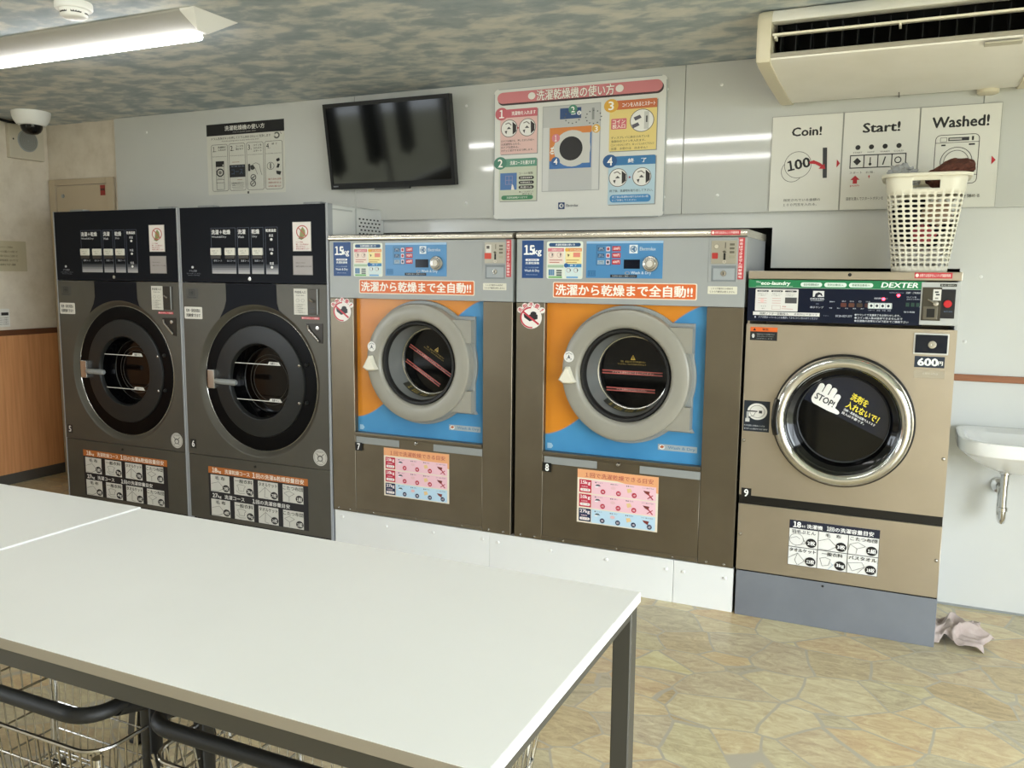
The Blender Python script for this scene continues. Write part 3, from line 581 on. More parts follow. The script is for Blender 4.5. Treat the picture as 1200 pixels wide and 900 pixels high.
# ================================================================== washer-dryers with blue control panels (numbers 7 and 8)
X8L, X8R, Z8T, Z8B = -1.5374, -.527, 1.6005, .1945
DX7 = -1.0296
def red_strip(parent, px0, py0, px1, py1, y, dx=0, vertical=False):
    s = psheet(px0, py0, px1, py1, 30 if vertical else 200, 200 if vertical else 30, y, dx); s.base('#c23a42', .0008)
    if vertical:
        for k, ch in enumerate('返金はできません両替機有'): s.text(7, 6+k*16, 23, 18+k*16, ch, '#f0dcd8', 1, .02)
    else: s.ell(14, 15, 9, 9, '#f0dcd8', 1); s.text(28, 7, 190, 23, 'お釣りは出ません１００円硬貨専用', '#f0dcd8', 1, .02)
    return s.done('red_sticker', parent, 'red sticker with white writing')
def guide(s):
    s.base('#dfe5da', .0008, 5); s.rect(6, 4, 94, 14, '#1f4a78', 1, 5); s.text(24, 6, 78, 12, '洗濯乾燥機の使い方', '#e8ecee', 2, .02)
    s.rect(3, 18, 48, 27, '#d77b84', 1); s.rect(52, 18, 97, 27, '#dd9250', 1); s.text(14, 20, 44, 25.5, '洗濯物を入れます', '#f4e6e0', 2); s.text(64, 20, 94, 25.5, 'コインを入れる', '#f6ecd8', 2); s.ell(56, 22.5, 5, 5, '#e8b03c', 2)
    s.rect(3, 28, 48, 60, '#ecdccf', 1); s.rect(52, 28, 97, 60, '#efe0a4', 1)
    for c in (13, 36): s.ringe(c, 36, 7, 1, '#b9928a', 2); s.poly([(c+1, 31), (c+5, 34), (c+2, 42)], '#3c3838', 3)
    s.poly([(58, 33), (64, 36), (60, 42)], '#55503c', 2); s.rect(74, 30, 93, 42, '#e28a78', 2); s.line([(55, 50), (90, 50)], 2, '#b58a50', 2); s.line([(55, 56), (84, 56)], 2, '#b58a50', 2); s.line([(8, 50), (44, 50)], 2, '#b56a62', 2); s.line([(8, 56), (36, 56)], 2, '#b56a62', 2)
    s.rect(3, 63, 48, 70, '#a9c0a4', 1); s.rect(52, 60, 97, 69, '#3a80b4', 1); s.ell(55, 64, 6, 6, '#1f5a98', 2); s.text(66, 61.5, 84, 67, '終 了', '#e4ecf0', 2)
    s.rect(6, 75, 22, 91, '#5a84a8', 1); s.line([(12, 76), (12, 90)], 1.5, '#8fa8bc', 2); s.line([(17, 76), (17, 90)], 1.5, '#8fa8bc', 2)
    for k in range(3): s.rect(28, 76+k*6, 43, 80+k*6, '#55605c', 1)
    s.rect(6, 93.5, 44, 98, '#6fae62', 1); s.rect(52, 69, 97, 92, '#d2e2e2', 1)
    for c in (62, 82): s.ringe(c, 77, 6, 1, '#b08a84', 2); s.poly([(c+3, 73), (c+7, 76), (c+4, 82)], '#3c3838', 3)
    s.rect(56, 93.5, 88, 98, '#6aa4d2', 1)
def big_washer(num, dx, label, rot):
    X0, X1 = X8L+dx, X8R+dx
    t = thing('washer_dryer', label, 'washing machine', ((X0+X1)/2, -.26, 0), 'washer dryers with orange and blue fronts')
    def A(px, py, y=YF): v = at(px, py, y); v.x += dx; return v
    xl, xr = A(637.3, 440).x, A(825.5, 440).x          # door panel sides
    zh = A(730, 357).z; zp = A(730, 539).z              # header underside, bottom of the door panel
    zc0, zc1 = A(700, 279).z, Z8T                       # top cap band
    b = MB()
    b.box((X0+.003, -.498, Z8B+.002), (X0+.012, -.004, zc0), M['side']); b.box((X1-.012, -.498, Z8B+.002), (X1-.003, -.004, zc0), M['side'])
    b.box((X0+.012, -.03, Z8B+.002), (X1-.012, -.004, zc0), M['side']); b.box((X0+.012, -.498, Z8B+.002), (X1-.012, -.03, Z8B+.02), M['side']); b.build('cabinet', t)
    b = MB(); pr = [(-.004, zc0), (-.512, zc0), (-.519, zc0+.004), (-.521, zc0+.012), (-.518, zc0+.022), (-.508, zc1-.002), (-.495, zc1), (-.004, zc1)]
    b.loft([[(x, y, z) for y, z in pr] for x in (X0, X1)], M['cap'], smooth=False, cap0=True, cap1=True); b.build('top_cap', t, 'polished metal top edge')
    b = MB(); b.box((X0, -.514, zh), (X1, -.44, zc0-.001), M['header'], .003); hd = b.build('header_panel', t)
    for xa, xb in ((X0, xl), (xr, X1)):
        b = MB(); b.box((xa, -.5125, Z8B), (xb, -.44, zh-.001), M['steel'], .002, 1)
        for f in (.25, .75): b.lathe((xa+(xb-xa)*f, 0, Z8B+.012), [(.0015, -.517), (.005, -.516), (.006, -.5122)], M['silver'], seg=10)
        b.build('side_column', t)
    cx, cz, yd = -1.0141+dx, .9845, -.482
    b = MB(); seg = 96; r0 = .262; ring0, ring1 = [], []
    for j in range(seg):
        a = 2*math.pi*j/seg; c_, s_ = math.cos(a), math.sin(a)
        k = min(((xr-cx) if c_ > 0 else (xl-cx))/c_ if abs(c_) > 1e-6 else 9, ((zh-cz) if s_ > 0 else (zp-cz))/s_ if abs(s_) > 1e-6 else 9)
        ring0.append((cx+r0*c_, yd, cz+r0*s_)); ring1.append((cx+k*c_, yd, cz+k*s_))
    # snap the corner rays to the true corners
    for X, Z in ((xl, zh), (xr, zh), (xl, zp), (xr, zp)):
        j = min(range(seg), key=lambda q: (ring1[q][0]-X)**2+(ring1[q][2]-Z)**2); ring1[j] = (X, yd, Z)
    ox = (X0+X1)/2
    b.loft([ring0, ring1], wave_mat(A(634, 500).x-ox-.01, A(832, 400).x-ox+.02, A(640, 508).z-.008, A(828, 359).z+.012), smooth=False)
    dp = b.build('front_film', t, 'orange and blue wave patterned front')
    s = Sheet(*[A(*q, yd-.001) for q in ((771, 520), (817, 526), (771, 527))], 190, 34); s.V = Vector((0, 0, s.V.z)); s.U = Vector((s.U.x, 0, 0)); s.base('#9aa7ae', .0006); s.ell(20, 17, 15, 14, '#d8dcda', 1); s.poly([(8, 18), (20, 6), (32, 14), (22, 24)], '#b0603c', 2); s.text(50, 8, 180, 28, 'Wash & Dry', '#5d7f9c', 1, .02); s.done('maker_sticker', dp)
    s = psheet(641, 518, 648.5, 526, 30, 30, yd-.001, dx); s.poly([(2, 2), (20, 2), (29, 15), (20, 28), (2, 28)], '#9fc3dc', 0); s.done('arrow_sticker', dp)
    # door
    bp = A(814.6, 379.6, -.5); bq = A(813, 508, -.5); ang0 = math.asin(min(.99, (bp.z-cz)/.300)); ang1 = math.asin(max(-.99, (bq.z-cz)/.300)); pts = [(bp.x, bp.z)]
    n = 60; a0 = ang0+.02; a1 = 2*math.pi+ang1-.02
    for k in range(n+1): a = a0+(a1-a0)*k/n; pts.append((cx+.300*math.cos(a), cz+.300*math.sin(a)))
    pts.append((bq.x, bq.z))
    b = MB(); m = M['header']; ring_in = [(cx+.255*math.cos(2*math.pi*j/64), cz+.255*math.sin(2*math.pi*j/64)) for j in range(64)]
    # backing plate with the drum opening, as radial strips
    def out(a):
        best = .300; c_, s_ = math.cos(a), math.sin(a)
        if c_ > 0:
            k = (bp.x-cx)/c_; z = k*s_
            if bq.z-cz <= z <= bp.z-cz: best = max(best, k)
            elif s_ > 0: best = max(best, (bp.z-cz)/s_) if (bp.z-cz)/s_*c_ <= bp.x-cx else best
            elif s_ < 0: best = max(best, (bq.z-cz)/s_) if (bq.z-cz)/s_*c_ <= bp.x-cx else best
        return best
    seg = 128; o = []
    for j in range(seg): a = 2*math.pi*j/seg; k = out(a); o.append((cx+k*math.cos(a), cz+k*math.sin(a)))
    for X, Z in ((bp.x, bp.z), (bq.x, bq.z)):
        j = min(range(seg), key=lambda q: (o[q][0]-X)**2+(o[q][1]-Z)**2); o[j] = (X, Z)
    inn = [(cx+.255*math.cos(2*math.pi*j/seg), cz+.255*math.sin(2*math.pi*j/seg)) for j in range(seg)]
    b.loft([[(x, yd-.0005, z) for x, z in o], [(x, -.499, z) for x, z in o], [(x, -.502, z) for x, z in [(cx+(x-cx)*.985, cz+(z-cz)*.985) for x, z in o]], [(x, -.502, z) for x, z in inn]], M['grey'], smooth=False); b.build('door_surround', t)
    for q in ((779, 383.5, 811, 414.6), (777, 475.7, 808, 506)):
        p0, p1 = A(q[0], q[1], -.535), A(q[2], q[3], -.535); b = MB(); zA, zB2 = p0.z, p1.z; aA, aB = math.asin((zA-cz)/.25), math.asin((zB2-cz)/.25); hp = [(p1.x, zB2), (p1.x, zA)] + [(cx+.25*math.cos(aA+(aB-aA)*k/8), cz+.25*math.sin(aA+(aB-aA)*k/8)) for k in range(9)]
        b.prism(hp, -.538, -.5025, M['ring']); b.build('hinge_block', t)
    b = MB(); b.lathe((cx, 0, cz), [(.2855, -.5022), (.2865, -.530), (.282, -.546), (.272, -.552), (.250, -.5545), (.222, -.553), (.211, -.548), (.205, -.538), (.2016, -.525)], M['ring'], seg=96); dr = b.build('door_ring', t)
    b = MB(); b.lathe((cx, 0, cz), [(.2025, -.528), (.197, -.538), (.187, -.536), (.181, -.524), (.1795, -.513)], M['rubber'], seg=80); b.build('gasket', dr, 'black rubber gasket')
    b = MB(); b.lathe((cx, 0, cz), [(.1815, -.518), (.179, -.50), (.171, -.45), (.165, -.412), (.163, -.40)], noisy('grey_bowl', [(.3, '#6f716e'), (.7, '#7c7e7b')], nscale=3, rough=.3), seg=80)
    b.lathe((cx, 0, cz), [(.165, -.408), (.163, -.414), (.158, -.412), (.156, -.402)], M['silver'], seg=80); bw = b.build('door_bowl', dr)
    yg = -.402; b = MB(); b.disc((cx, 0, cz), .162, M['black_gloss'], yg, 64); gl = b.build('door_glass', dr, 'dark glass at the bottom of the door bowl')
    ca, sa = math.cos(rot), math.sin(rot); Ux = Vector((ca, 0, -sa)); Vx = Vector((-sa, 0, -ca))
    o_ = Vector((cx, yg-.001, cz)) - Ux*.162 - Vx*.162
    s = Sheet(o_, o_+Ux*.324, o_+Vx*.324, 330, 330); s.n = Vector((0, -1, 0))
    for v0, u0, u1 in ((160, 18, 300), (238, 40, 268)):
        s.rect(u0, v0, u1, v0+13, '#3a1a1a', 0); s.line([(u0, v0), (u1, v0)], 4, '#c4645c', 1); s.line([(u0, v0+13), (u1, v0+13)], 4, '#c4645c', 1); s.text(u0+50, v0+2, u1-40, v0+12, 'ドアに洗濯物をはさまないでください', '#d9a49a', 1, .02)
    s.poly([(150, 108), (162, 84), (174, 108)], '#b99a3c', 0); s.rect(160, 92, 164, 104, '#1a1608', 1); s.text(104, 112, 220, 120, '注意　高温になります手を触れない', '#a58d44', 0); s.text(90, 124, 224, 131, 'でください。やけどの恐れがあります', '#a58d44', 0)
    s.done('glass_stickers', gl)
    # curved warning label at the bottom of the bowl
    b = MB(); n = 16; am = R(-97 if rot == 0 else -103)
    def cone(a, f, l=0): r = .1742-.010*f-.0030-l*.0006; y = -.462+.05*f; return (cx+r*math.cos(a), y, cz+r*math.sin(a))
    bl = mat('#35362f', .4); ye = mat('#a5934e', .5)
    for k in range(n):
        a, c_ = am+R(-36+72*k/n), am+R(-36+72*(k+1)/n); b.face([cone(a, 0), cone(c_, 0), cone(c_, .9), cone(a, .9)], bl)
        if k % 4 != 3 and 1 < k < n-1:
            for f0, f1 in ((.18, .34), (.46, .56), (.66, .74)): b.face([cone(a, f0, 1), cone(a+(c_-a)*.8, f0, 1), cone(a+(c_-a)*.8, f1, 1), cone(a, f1, 1)], ye)
    b.build('bowl_label', bw, 'black curved warning label with yellow print', recalc=False)
    # handle and its round sticker on the left of the ring
    h0 = A(664, 438, -.56); tip = A(655, 444, -.57); b = MB(); hp = [(tip.x-.004, tip.z-.004), (tip.x+.03, tip.z+.055), (tip.x+.045, tip.z+.055), (tip.x+.058, tip.z+.02), (tip.x+.075, tip.z-.012), (tip.x+.06, tip.z-.018), (tip.x+.02, tip.z-.02)]
    cxm = sum(p[0] for p in hp)/len(hp); czm = sum(p[1] for p in hp)/len(hp)
    b.loft([[(p[0], -.551, p[1]) for p in hp], [(p[0], -.572, p[1]) for p in hp], [(cxm+(p[0]-cxm)*.8, -.58, czm+(p[1]-czm)*.8) for p in hp]], M['cream'], cap0=True, cap1=True); b.build('door_handle', dr, 'cream door handle')
    c = A(666.7, 418, -.556); s = Sheet((c.x-.024, -.5562, c.z+.024), (c.x+.024, -.5562, c.z+.024), (c.x-.024, -.5562, c.z-.024), 42, 42); s.ell(21, 21, 21, 21, '#e4e2dc', 0); s.line([(8, 12), (21, 6), (34, 12)], 2, '#6d6f72', 1); s.poly([(21, 12), (28, 30), (21, 26), (14, 30)], '#55575a', 1); s.line([(10, 28), (14, 34)], 2, '#6d6f72', 1); s.line([(32, 28), (28, 34)], 2, '#6d6f72', 1); s.done('round_sticker', dr, 'round white sticker')
    # lower service panel
    b = MB(); b.box((xl+.001, -.5105, Z8B+.002), (xr-.001, -.46, zp-.012), M['steel'], .002, 1); b.box((xl+.001, -.515, Z8B+.004), (xr-.001, -.5105, Z8B+.022), M['steel'], .001, 1)
    for f in (.15, .5, .85): b.lathe((xl+(xr-xl)*f, 0, Z8B+.012), [(.0012, -.519), (.004, -.518), (.005, -.515)], M['silver'], seg=8)
    lp = b.build('service_panel', t)
    b = MB(); b.box((xl+.001, -.518, zp-.013), (xr-.001, -.47, zp+.004), M['steel'], .003); b.build('panel_lip', t)
    za, zb_ = zp-.018, zp-.052
    for q0, q1 in ((638, 699.5), (750, 821)):
        b = MB(); b.box((A(q0, 540).x, -.5165, zb_), (A(q1, 550).x, -.510, za), M['grey'], .002); b.build('pull_bar', lp, 'light grey pull bar')
    p = A(724.4, 544.5); b = MB(); b.lathe((p.x, 0, p.z), [(.001, -.520), (.007, -.519), (.009, -.514), (.009, -.5105)], M['silver'], seg=16); b.build('panel_screw', lp)
    # number plate
    p0 = A(637, 541.5); s = Sheet((p0.x, -.5182, p0.z), (p0.x+.040, -.5182, p0.z), (p0.x, -.5182, p0.z-.042), 40, 42); s.base('#0c0c0c', .0012); s.text(12, 5, 28, 37, num, '#efefec', 1, .03); s.done('number_plate', t, 'black number plate')
    # load table sticker
    s = psheet(677, 549, 770, 624, 300, 200, -.5112, dx); s.base('#e9ddc8', .0005); s.rect(0, 0, 300, 32, '#e8a878'); s.poly([(150, 32), (300, 32), (300, 60)], '#e8a878', 1); s.text(30, 10, 282, 28, '１回で洗濯乾燥できる目安', '#b5564c', 2, .012)
    for k, (kg, c, bg) in enumerate((('15kg', '#c02a44', '#eec3cd'), ('10kg', '#c02a44', '#eec3cd'), ('27kg', '#16284c', '#bcd8ea'))):
        v = 38+k*54; s.rect(56, v, 292, v+50, bg, 1); s.rect(8, v, 54, v+48, c, 2); s.text(12, v+4, 50, v+20, kg, '#f4e8e8', 3, .03); s.text(16, v+23, 40, v+29, '洗濯乾燥', '#e8c8cc', 3); s.rect(12, v+33, 50, v+43, '#f0e8e4', 3, 4); s.text(17, v+35, 45, v+41, 'コース', '#6a5a5c', 4)
        for j, hd_ in enumerate(('■Ｔシャツ', '● ● ズボン', '● ● タオル', 'くつ・ぬいぐるみ')):
            u = 66+j*58; s.text(u+2, v+4, u+(44 if j == 3 else 30), v+9, hd_, '#55565a', 2)
            if j == 0: s.poly([(u+2, v+20), (u+8, v+13), (u+18, v+13), (u+24, v+20), (u+18, v+19), (u+6, v+19)], '#4c5a60', 2); s.rect(u+2, v+20, u+14, v+24, '#f0eef0', 2)
            if j == 1: s.ell(u+12, v+20, 9, 6, '#e6bcc0' if k < 2 else '#e2bcbc', 2)
            if j == 2: s.poly([(u+4, v+17), (u+18, v+14), (u+24, v+26), (u+8, v+32)], '#e8c890', 2)
            if j == 3: s.poly([(u+6, v+16), (u+30, v+18), (u+26, v+32), (u+12, v+24)], '#7a3430', 2)
            if j < 3 or k == 2: s.ell(u+32, v+38, 9, 9, c, 3); s.text(u+27, v+34, u+37, v+42, ('2枚', '3枚', '2枚', '1足')[j], '#f4e8e8', 4)
            else: s.line([(u+24, v+26), (u+42, v+46)], 4, '#b03a44', 3); s.line([(u+42, v+30), (u+22, v+44)], 3, '#b03a44', 3)
    s.done('load_sticker', t, 'pink and blue load table sticker')
    # header furniture
    yh = -.5152
    s = psheet(612, 282, 636.4, 326, 97, 177, yh, dx); s.base('#17447e', .0008); s.text(10, 22, 56, 66, '15', '#f2f4f4', 1, .04); s.text(54, 36, 88, 74, 'kg', '#f2f4f4', 1, .03); s.rect(16, 86, 78, 96, '#e8ecee', 1, 4); s.text(24, 88, 70, 94, '洗濯乾燥', '#17447e', 2); s.text(16, 100, 78, 112, '洗濯乾燥機', '#e8ecee', 1, .02); s.text(18, 124, 76, 130, 'ドラム式全自動', '#a8bcd4', 1); s.text(12, 136, 80, 150, 'Wash & Dry', '#dfe6ee', 1, .02); s.text(20, 158, 70, 164, '(Electrolux)', '#a8bcd4', 1); s.done('capacity_sticker', hd, 'dark blue capacity sticker')
    s = psheet(641, 283, 682.5, 327, 100, 100, yh, dx); guide(s); s.done('guide_sticker', hd, 'small coloured guide sticker')
    s = psheet(687.5, 282.7, 776, 326.6, 354, 174, -.5158, dx); s.base(mat('#4a86b8', .3), .0018); s.rect(0, 0, 354, 11, '#9dbedb', 1)
    s.rect(8, 138, 46, 166, '#2f6c9c', 1)
    for k in range(3): s.frame(12+k*11, 142, 21+k*11, 162, 1.5, '#4a86b8', 2)
    s.frame(48, 20, 118, 114, 2, '#37536e', 1)
    for k in range(3):
        v = 24+k*31; s.rect(54, v+4, 86, v+23, '#34597c' if k < 2 else '#9fb4c4', 1); s.text(57, v+7, 83, v+13, ('標準', '念入', '洗濯')[k], '#cfdbe4' if k < 2 else '#2c4864', 2); s.text(57, v+15, 83, v+20, 'コース', '#cfdbe4' if k < 2 else '#2c4864', 2)
        s.rect(94, v+2, 112, v+24, '#d9c9d0', 1, 3); s.ell(103, v+13, 6, 7, '#a8323c' if k < 2 else '#33485c', 2); s.rect(122, v, 162, v+24, '#b8283a', 1, 3); s.text(127, v+5, 157, v+18, ('1500円', '900円', '600円')[k], '#f0d8d4', 2, .03)
    s.rect(202, 18, 240, 58, '#dfe8ec', 1); s.ringe(221, 38, 15, 4, '#4a6f94', 2); s.poly([(210, 38), (228, 25), (228, 51)], '#4a6f94', 2); s.text(250, 29, 322, 45, 'Electrolux', '#cfdce6', 1); s.rect(116, 157, 240, 171, '#141a24', 1); s.text(124, 160, 234, 168, '洗濯物の量をご確認ください', '#aab4bc', 2); s.text(184, 142, 206, 158, '○', '#a8a4a0', 1); s.text(212, 141, 304, 158, 'Wash & Dry', '#cfdce6', 1, .02)
    cp = s.done('control_panel', t, 'blue control panel')
    p0, p1 = A(731.5, 304.2), A(750, 315); b = MB(); b.box((p0.x, -.5172, p1.z), (p1.x, -.5158, p0.z), mat('#0d1220', .12, spec=.2)); b.build('display', cp, 'black display window')
    p0 = A(762.8, 309.3); b = MB(); b.lathe((p0.x, 0, p0.z), [(.034, -.516), (.034, -.524), (.031, -.528), (.026, -.529), (.024, -.534), (.020, -.536), (.001, -.536)], M['silver'], seg=36, cap1=True); b.lathe((p0.x, 0, p0.z), [(.014, -.5362), (.012, -.5375), (.001, -.538)], mat('#cfcac0', .3), seg=24, cap1=True); b.build('selector_dial', cp, 'silver round dial')
    s = psheet(648, 330.2, 816.5, 352.2, 672, 84, -.5156, dx); s.base('#e9dcc8', .0008, 8); s.rect(5, 5, 667, 79, '#d8682e', 1, 6); s.text(14, 13, 652, 70, '洗濯から乾燥まで全自動!!', '#f6efe4', 2, .03); s.done('banner_sticker', hd, 'orange banner sticker with white writing')
    s = psheet(829.5, 335.4, 863.7, 345, 136, 38, yh, dx); s.base('#dcd9c8', .0008, 3); s.text(16, 6, 116, 16, '１００円硬貨のみ使用可', '#3a3830', 1, .015); s.text(10, 21, 126, 32, '５００円硬貨は使えません', '#3a3830', 1, .015); s.done('coin_label', hd, 'cream label under the coin slot')
    # coin unit
    q0, q1 = A(832.7, 279.5), A(864, 331); b = MB()
    b.box((q0.x-.004, -.5165, q1.z), (q1.x, -.513, q0.z), M['header'], .001, 1); cu_ = b.build('coin_unit', t)
    q0, q1 = A(834.5, 282), A(863.5, 309.3); b = MB(); b.box((q0.x, -.5195, q1.z), (q1.x, -.5165, q0.z), mat('#b5b0a2', .3, .6), .002); b.build('slot_plate', cu_)
    s = Sheet((q0.x, -.5199, q0.z), (q1.x, -.5199, q0.z), (q0.x, -.5199, q1.z), 120, 110)
    s.ell(24, 28, 12, 12, '#cfc8b4', 0); s.ringe(24, 28, 12, 2, '#8d8776', 1); s.rect(4, 58, 32, 86, '#b0322e', 0, 4) if num == '8' else s.rect(0, 56, 40, 88, '#c84a3a', 0, 3); s.rect(58, 60, 68, 92, '#15130f', 0); s.rect(64, 10, 67, 36, '#4a473e', 0); s.poly([(52, 52), (62, 46), (72, 56), (60, 60)], '#5d584b', 0); s.ringe(63, 100, 8, 3, '#d9d4c4', 1)
    for k in range(3): s.rect(86, 14+k*18, 108, 24+k*18, '#6d695c', 0); s.rect(84, 70, 110, 84, '#a9a491', 0)
    if num == '7': s.rect(8, 12, 40, 56, '#d9d6cc', 1); s.rect(12, 18, 30, 34, '#55504a', 2)
    s.done('slot_details', cu_)
    p0, p1 = A(834, 311), A(862.5, 330); b = MB(); b.box((p0.x, -.5168, p1.z), (p1.x, -.5164, p0.z), mat('#7e8487', .45)); b.box((p0.x+.008, -.519, p1.z+.006), (p1.x-.006, -.5166, p0.z-.012), mat('#9ea4a7', .35), .002)
    b.lathe(((p0.x+p1.x)/2, 0, (p0.z+p1.z)/2), [(.012, -.519), (.011, -.523), (.006, -.5235), (.001, -.5225)], M['silver'], seg=18, cap1=True); b.box(((p0.x+p1.x)/2-.0012, -.5242, (p0.z+p1.z)/2-.006), ((p0.x+p1.x)/2+.0012, -.523, (p0.z+p1.z)/2+.006), M['black']); b.build('coin_box_door', cu_)
    red_strip(t, 865, 278.5, 871, 327.5, yh, dx, True)
    if num == '8': red_strip(t, 833.5, 269.8, 867.5, 275.2, -.5222, dx)
    # no dirty shoes sticker
    s = psheet(606.5, 352.5, 636.5, 386, 125, 135, -.5132, dx); s.ringe(66, 80, 52, 7, '#c23444', 1, 40); s.ell(66, 80, 52, 54, '#ece6e0', 0, 36); s.poly([(30, 62), (54, 70), (76, 54), (98, 66), (98, 86), (60, 98), (34, 80)], '#17151a', 1); s.ell(78, 60, 14, 10, '#17151a', 1); s.line([(28, 52), (104, 112)], 9, '#c23444', 2)
    for k, ch in enumerate('洗剤不要！'):
        a = R(-52+26*k); s.ell(66+66*math.sin(a), 84-66*math.cos(a), 15, 15, '#ece6e0', 0, 14); s.text(66+66*math.sin(a)-10, 84-66*math.cos(a)-10, 66+66*math.sin(a)+10, 84-66*math.cos(a)+10, ch, '#c23444', 2, .03, a)
    s.done('warning_sticker', t, 'round red and white warning sticker')
    return t
big_washer('7', DX7, 'orange and blue fronted washer dryer numbered 7, left of the pair below the television', R(31))
big_washer('8', 0, 'orange and blue fronted washer dryer numbered 8, right of the pair, beside the all-steel washer', 0)

# white plinth panels below them
pxs = [-2.5655, at(573, 632).x, at(789, 660).x, -.5235]
for i, lb in enumerate(('white plinth panel below washer 7, leftmost of three', 'long white plinth panel between the other two, middle of three', 'short white plinth panel against the grey base of washer 9')):
    b = MB(); x0, x1 = pxs[i]+.001, pxs[i+1]-.001; b.box((x0, -.506, 0), (x1, -.475, Z8B-.003), M['plinth'], .001, 1)
    p = b.build('plinth_panel', loc=((x0+x1)/2, -.49, 0)); tag(p, lb, 'plinth panel', 'white plinth panels')
    xs = [(at(401, 606), at(452, 617), at(507, 624.5), at(565, 632)), (at(583, 636), at(645, 645.5), at(710, 656), at(780, 667.5)), (at(800.5, 670.5), at(849, 678))][i]
    for q in xs:
        b = MB(); b.lathe((q.x, 0, q.z), [(.001, -.513), (.006, -.512), (.009, -.506)], M['white'], seg=12); b.build('rivet', p)

# ================================================================== washer-dryers with dark control panels (numbers 5 and 6)
X6L, X6R, Z6T = -3.5718, -2.5723, 1.7558
def dark_washer(num, dx, label):
    X0, X1 = X6L+dx+.002, X6R+dx-.002
    t = thing('washer_dryer', label, 'washing machine', ((X0+X1)/2, -.26, 0), 'grey washer dryers with black control panels')
    def A(px, py, y=YF): v = at(px, py, y); v.x += dx; return v
    zs = A(300, 332.5).z; zl = A(300, 540.5).z
    cx, cz = -3.053+dx, .830; RO = .412
    b = MB(); b.box((X0+.003, -.49, .0), (X0+.012, -.006, Z6T-.004), M['white_side']); b.box((X1-.012, -.49, 0), (X1-.003, -.006, Z6T-.004), M['white_side']); b.box((X0+.012, -.03, 0), (X1-.012, -.006, Z6T-.004), M['white_side']); b.box((X0+.003, -.49, Z6T-.006), (X1-.003, -.006, Z6T), M['white_side'])
    for k in range(6):
        for j in range(5):
            yy, zz = -.24+k*.034+(j % 2)*.015, 1.615+j*.019; b.box((X1-.0032, yy, zz), (X1-.0024, yy+.016, zz+.008), M['dark'])
    b.box((X1-.0032, -.272, 1.60), (X1-.0005, -.262, Z6T-.01), M['pgrey']); b.box((X1-.0032, -.49, Z6T-.03), (X1-.0005, -.30, Z6T-.022), M['pgrey'])
    b.build('cabinet', t)
    # edge trims
    for xa, xb in ((X0, X0+.010), (X1-.014, X1)):
        b = MB(); b.box((xa, -.511, 0), (xb, -.47, Z6T), M['side'], .002); b.build('edge_trim', t, 'light grey edge strip')
    xa, xb = X0+.0105, X1-.0145
    b = MB(); b.box((xa, -.5125, zs+.003), (xb, -.47, Z6T-.002), M['navy'], .003); hd = b.build('control_panel', t, 'black control panel')
    for q in ((352, 240, 372, 236), (228, 244, 246, 241)):
        p0, p1 = A(q[0], q[1]), A(q[2], q[3]); b = MB(); b.box((p0.x, -.49, Z6T-.001), (p1.x, -.44, Z6T+.010), M['grey'], .002); b.build('top_clip', t)
    # front panel with the round opening
    b = MB(); seg = 112; o = []; inn = []
    for j in range(seg):
        a = 2*math.pi*j/seg; c_, s_ = math.cos(a), math.sin(a)
        k = min(((xb-cx) if c_ > 0 else (xa-cx))/c_ if abs(c_) > 1e-6 else 9, ((zs-cz) if s_ > 0 else (zl-cz))/s_ if abs(s_) > 1e-6 else 9)
        o.append([cx+k*c_, -.5115, cz+k*s_]); inn.append((cx+RO*c_, -.5115, cz+RO*s_))
    for X, Z in ((xa, zs), (xb, zs), (xa, zl), (xb, zl)):
        j = min(range(seg), key=lambda q: (o[q][0]-X)**2+(o[q][2]-Z)**2); o[j] = [X, -.5115, Z]
    b.loft([[(p[0], -.49, p[2]) for p in o], o, inn], M['olive'], smooth=False)
    b.lathe((cx, 0, cz), [(RO, -.5115), (.404, -.509), (.392, -.499), (.380, -.488), (.3775, -.484)], M['olive'], seg=seg)
    b.lathe((cx, 0, cz), [(.3815, -.4895), (.379, -.4905), (.3768, -.487)], M['silver'], seg=seg); b.build('front_panel', t, 'dark grey metallic front panel')
    b = MB(); b.box((xa, -.5115, .03), (xb, -.47, zl-.003), M['olive'], .002, 1); b.box((xa, -.49, 0), (xb, -.47, .03), M['dark']); lp = b.build('lower_panel', t)
    p = A(299, 547); b = MB(); b.lathe((p.x, 0, p.z), [(.001, -.5155), (.007, -.515), (.008, -.5112)], M['dark'], seg=12); b.build('panel_lock', lp)
    # black neck between panel and door
    b = MB(); q = [A(264.5, 335.5), A(265.2, 352), A(263, 361), A(257.3, 368.5)]; pts = [(v.x, v.z) for v in q]; aL = math.acos(max(-1, min(1, (pts[-1][0]-cx)/RO)))
    q2 = [A(334, 370.5), A(327, 364), A(324.5, 355), A(323.6, 337)]; aR = math.acos((q2[0].x-cx)/RO)
    pts[-1] = (cx+RO*math.cos(aL), cz+RO*math.sin(aL))
    for k in range(1, 20): a = aL+(aR-aL)*k/20; pts.append((cx+RO*math.cos(a), cz+RO*math.sin(a)))
    pts += [(cx+RO*math.cos(aR), cz+RO*math.sin(aR))] + [(v.x, v.z) for v in q2[1:]]
    top = max(p[1] for p in pts[:1]); pts[0] = (pts[0][0], zs); pts[-1] = (pts[-1][0], zs)
    arc = pts[3:24]; b.face([(p[0], -.5128, p[1]) for p in pts[::-1]], M['navy']); b.build('neck_plate', t, 'black plate joining panel and door')
    # door
    b = MB(); b.lathe((cx, 0, cz), [(.378, -.483), (.376, -.488), (.366, -.490), (.306, -.490), (.300, -.488)], mat('#040405', .35, spec=.1), seg=96); dr = b.build('door_ring', t, 'glossy black outer door ring')
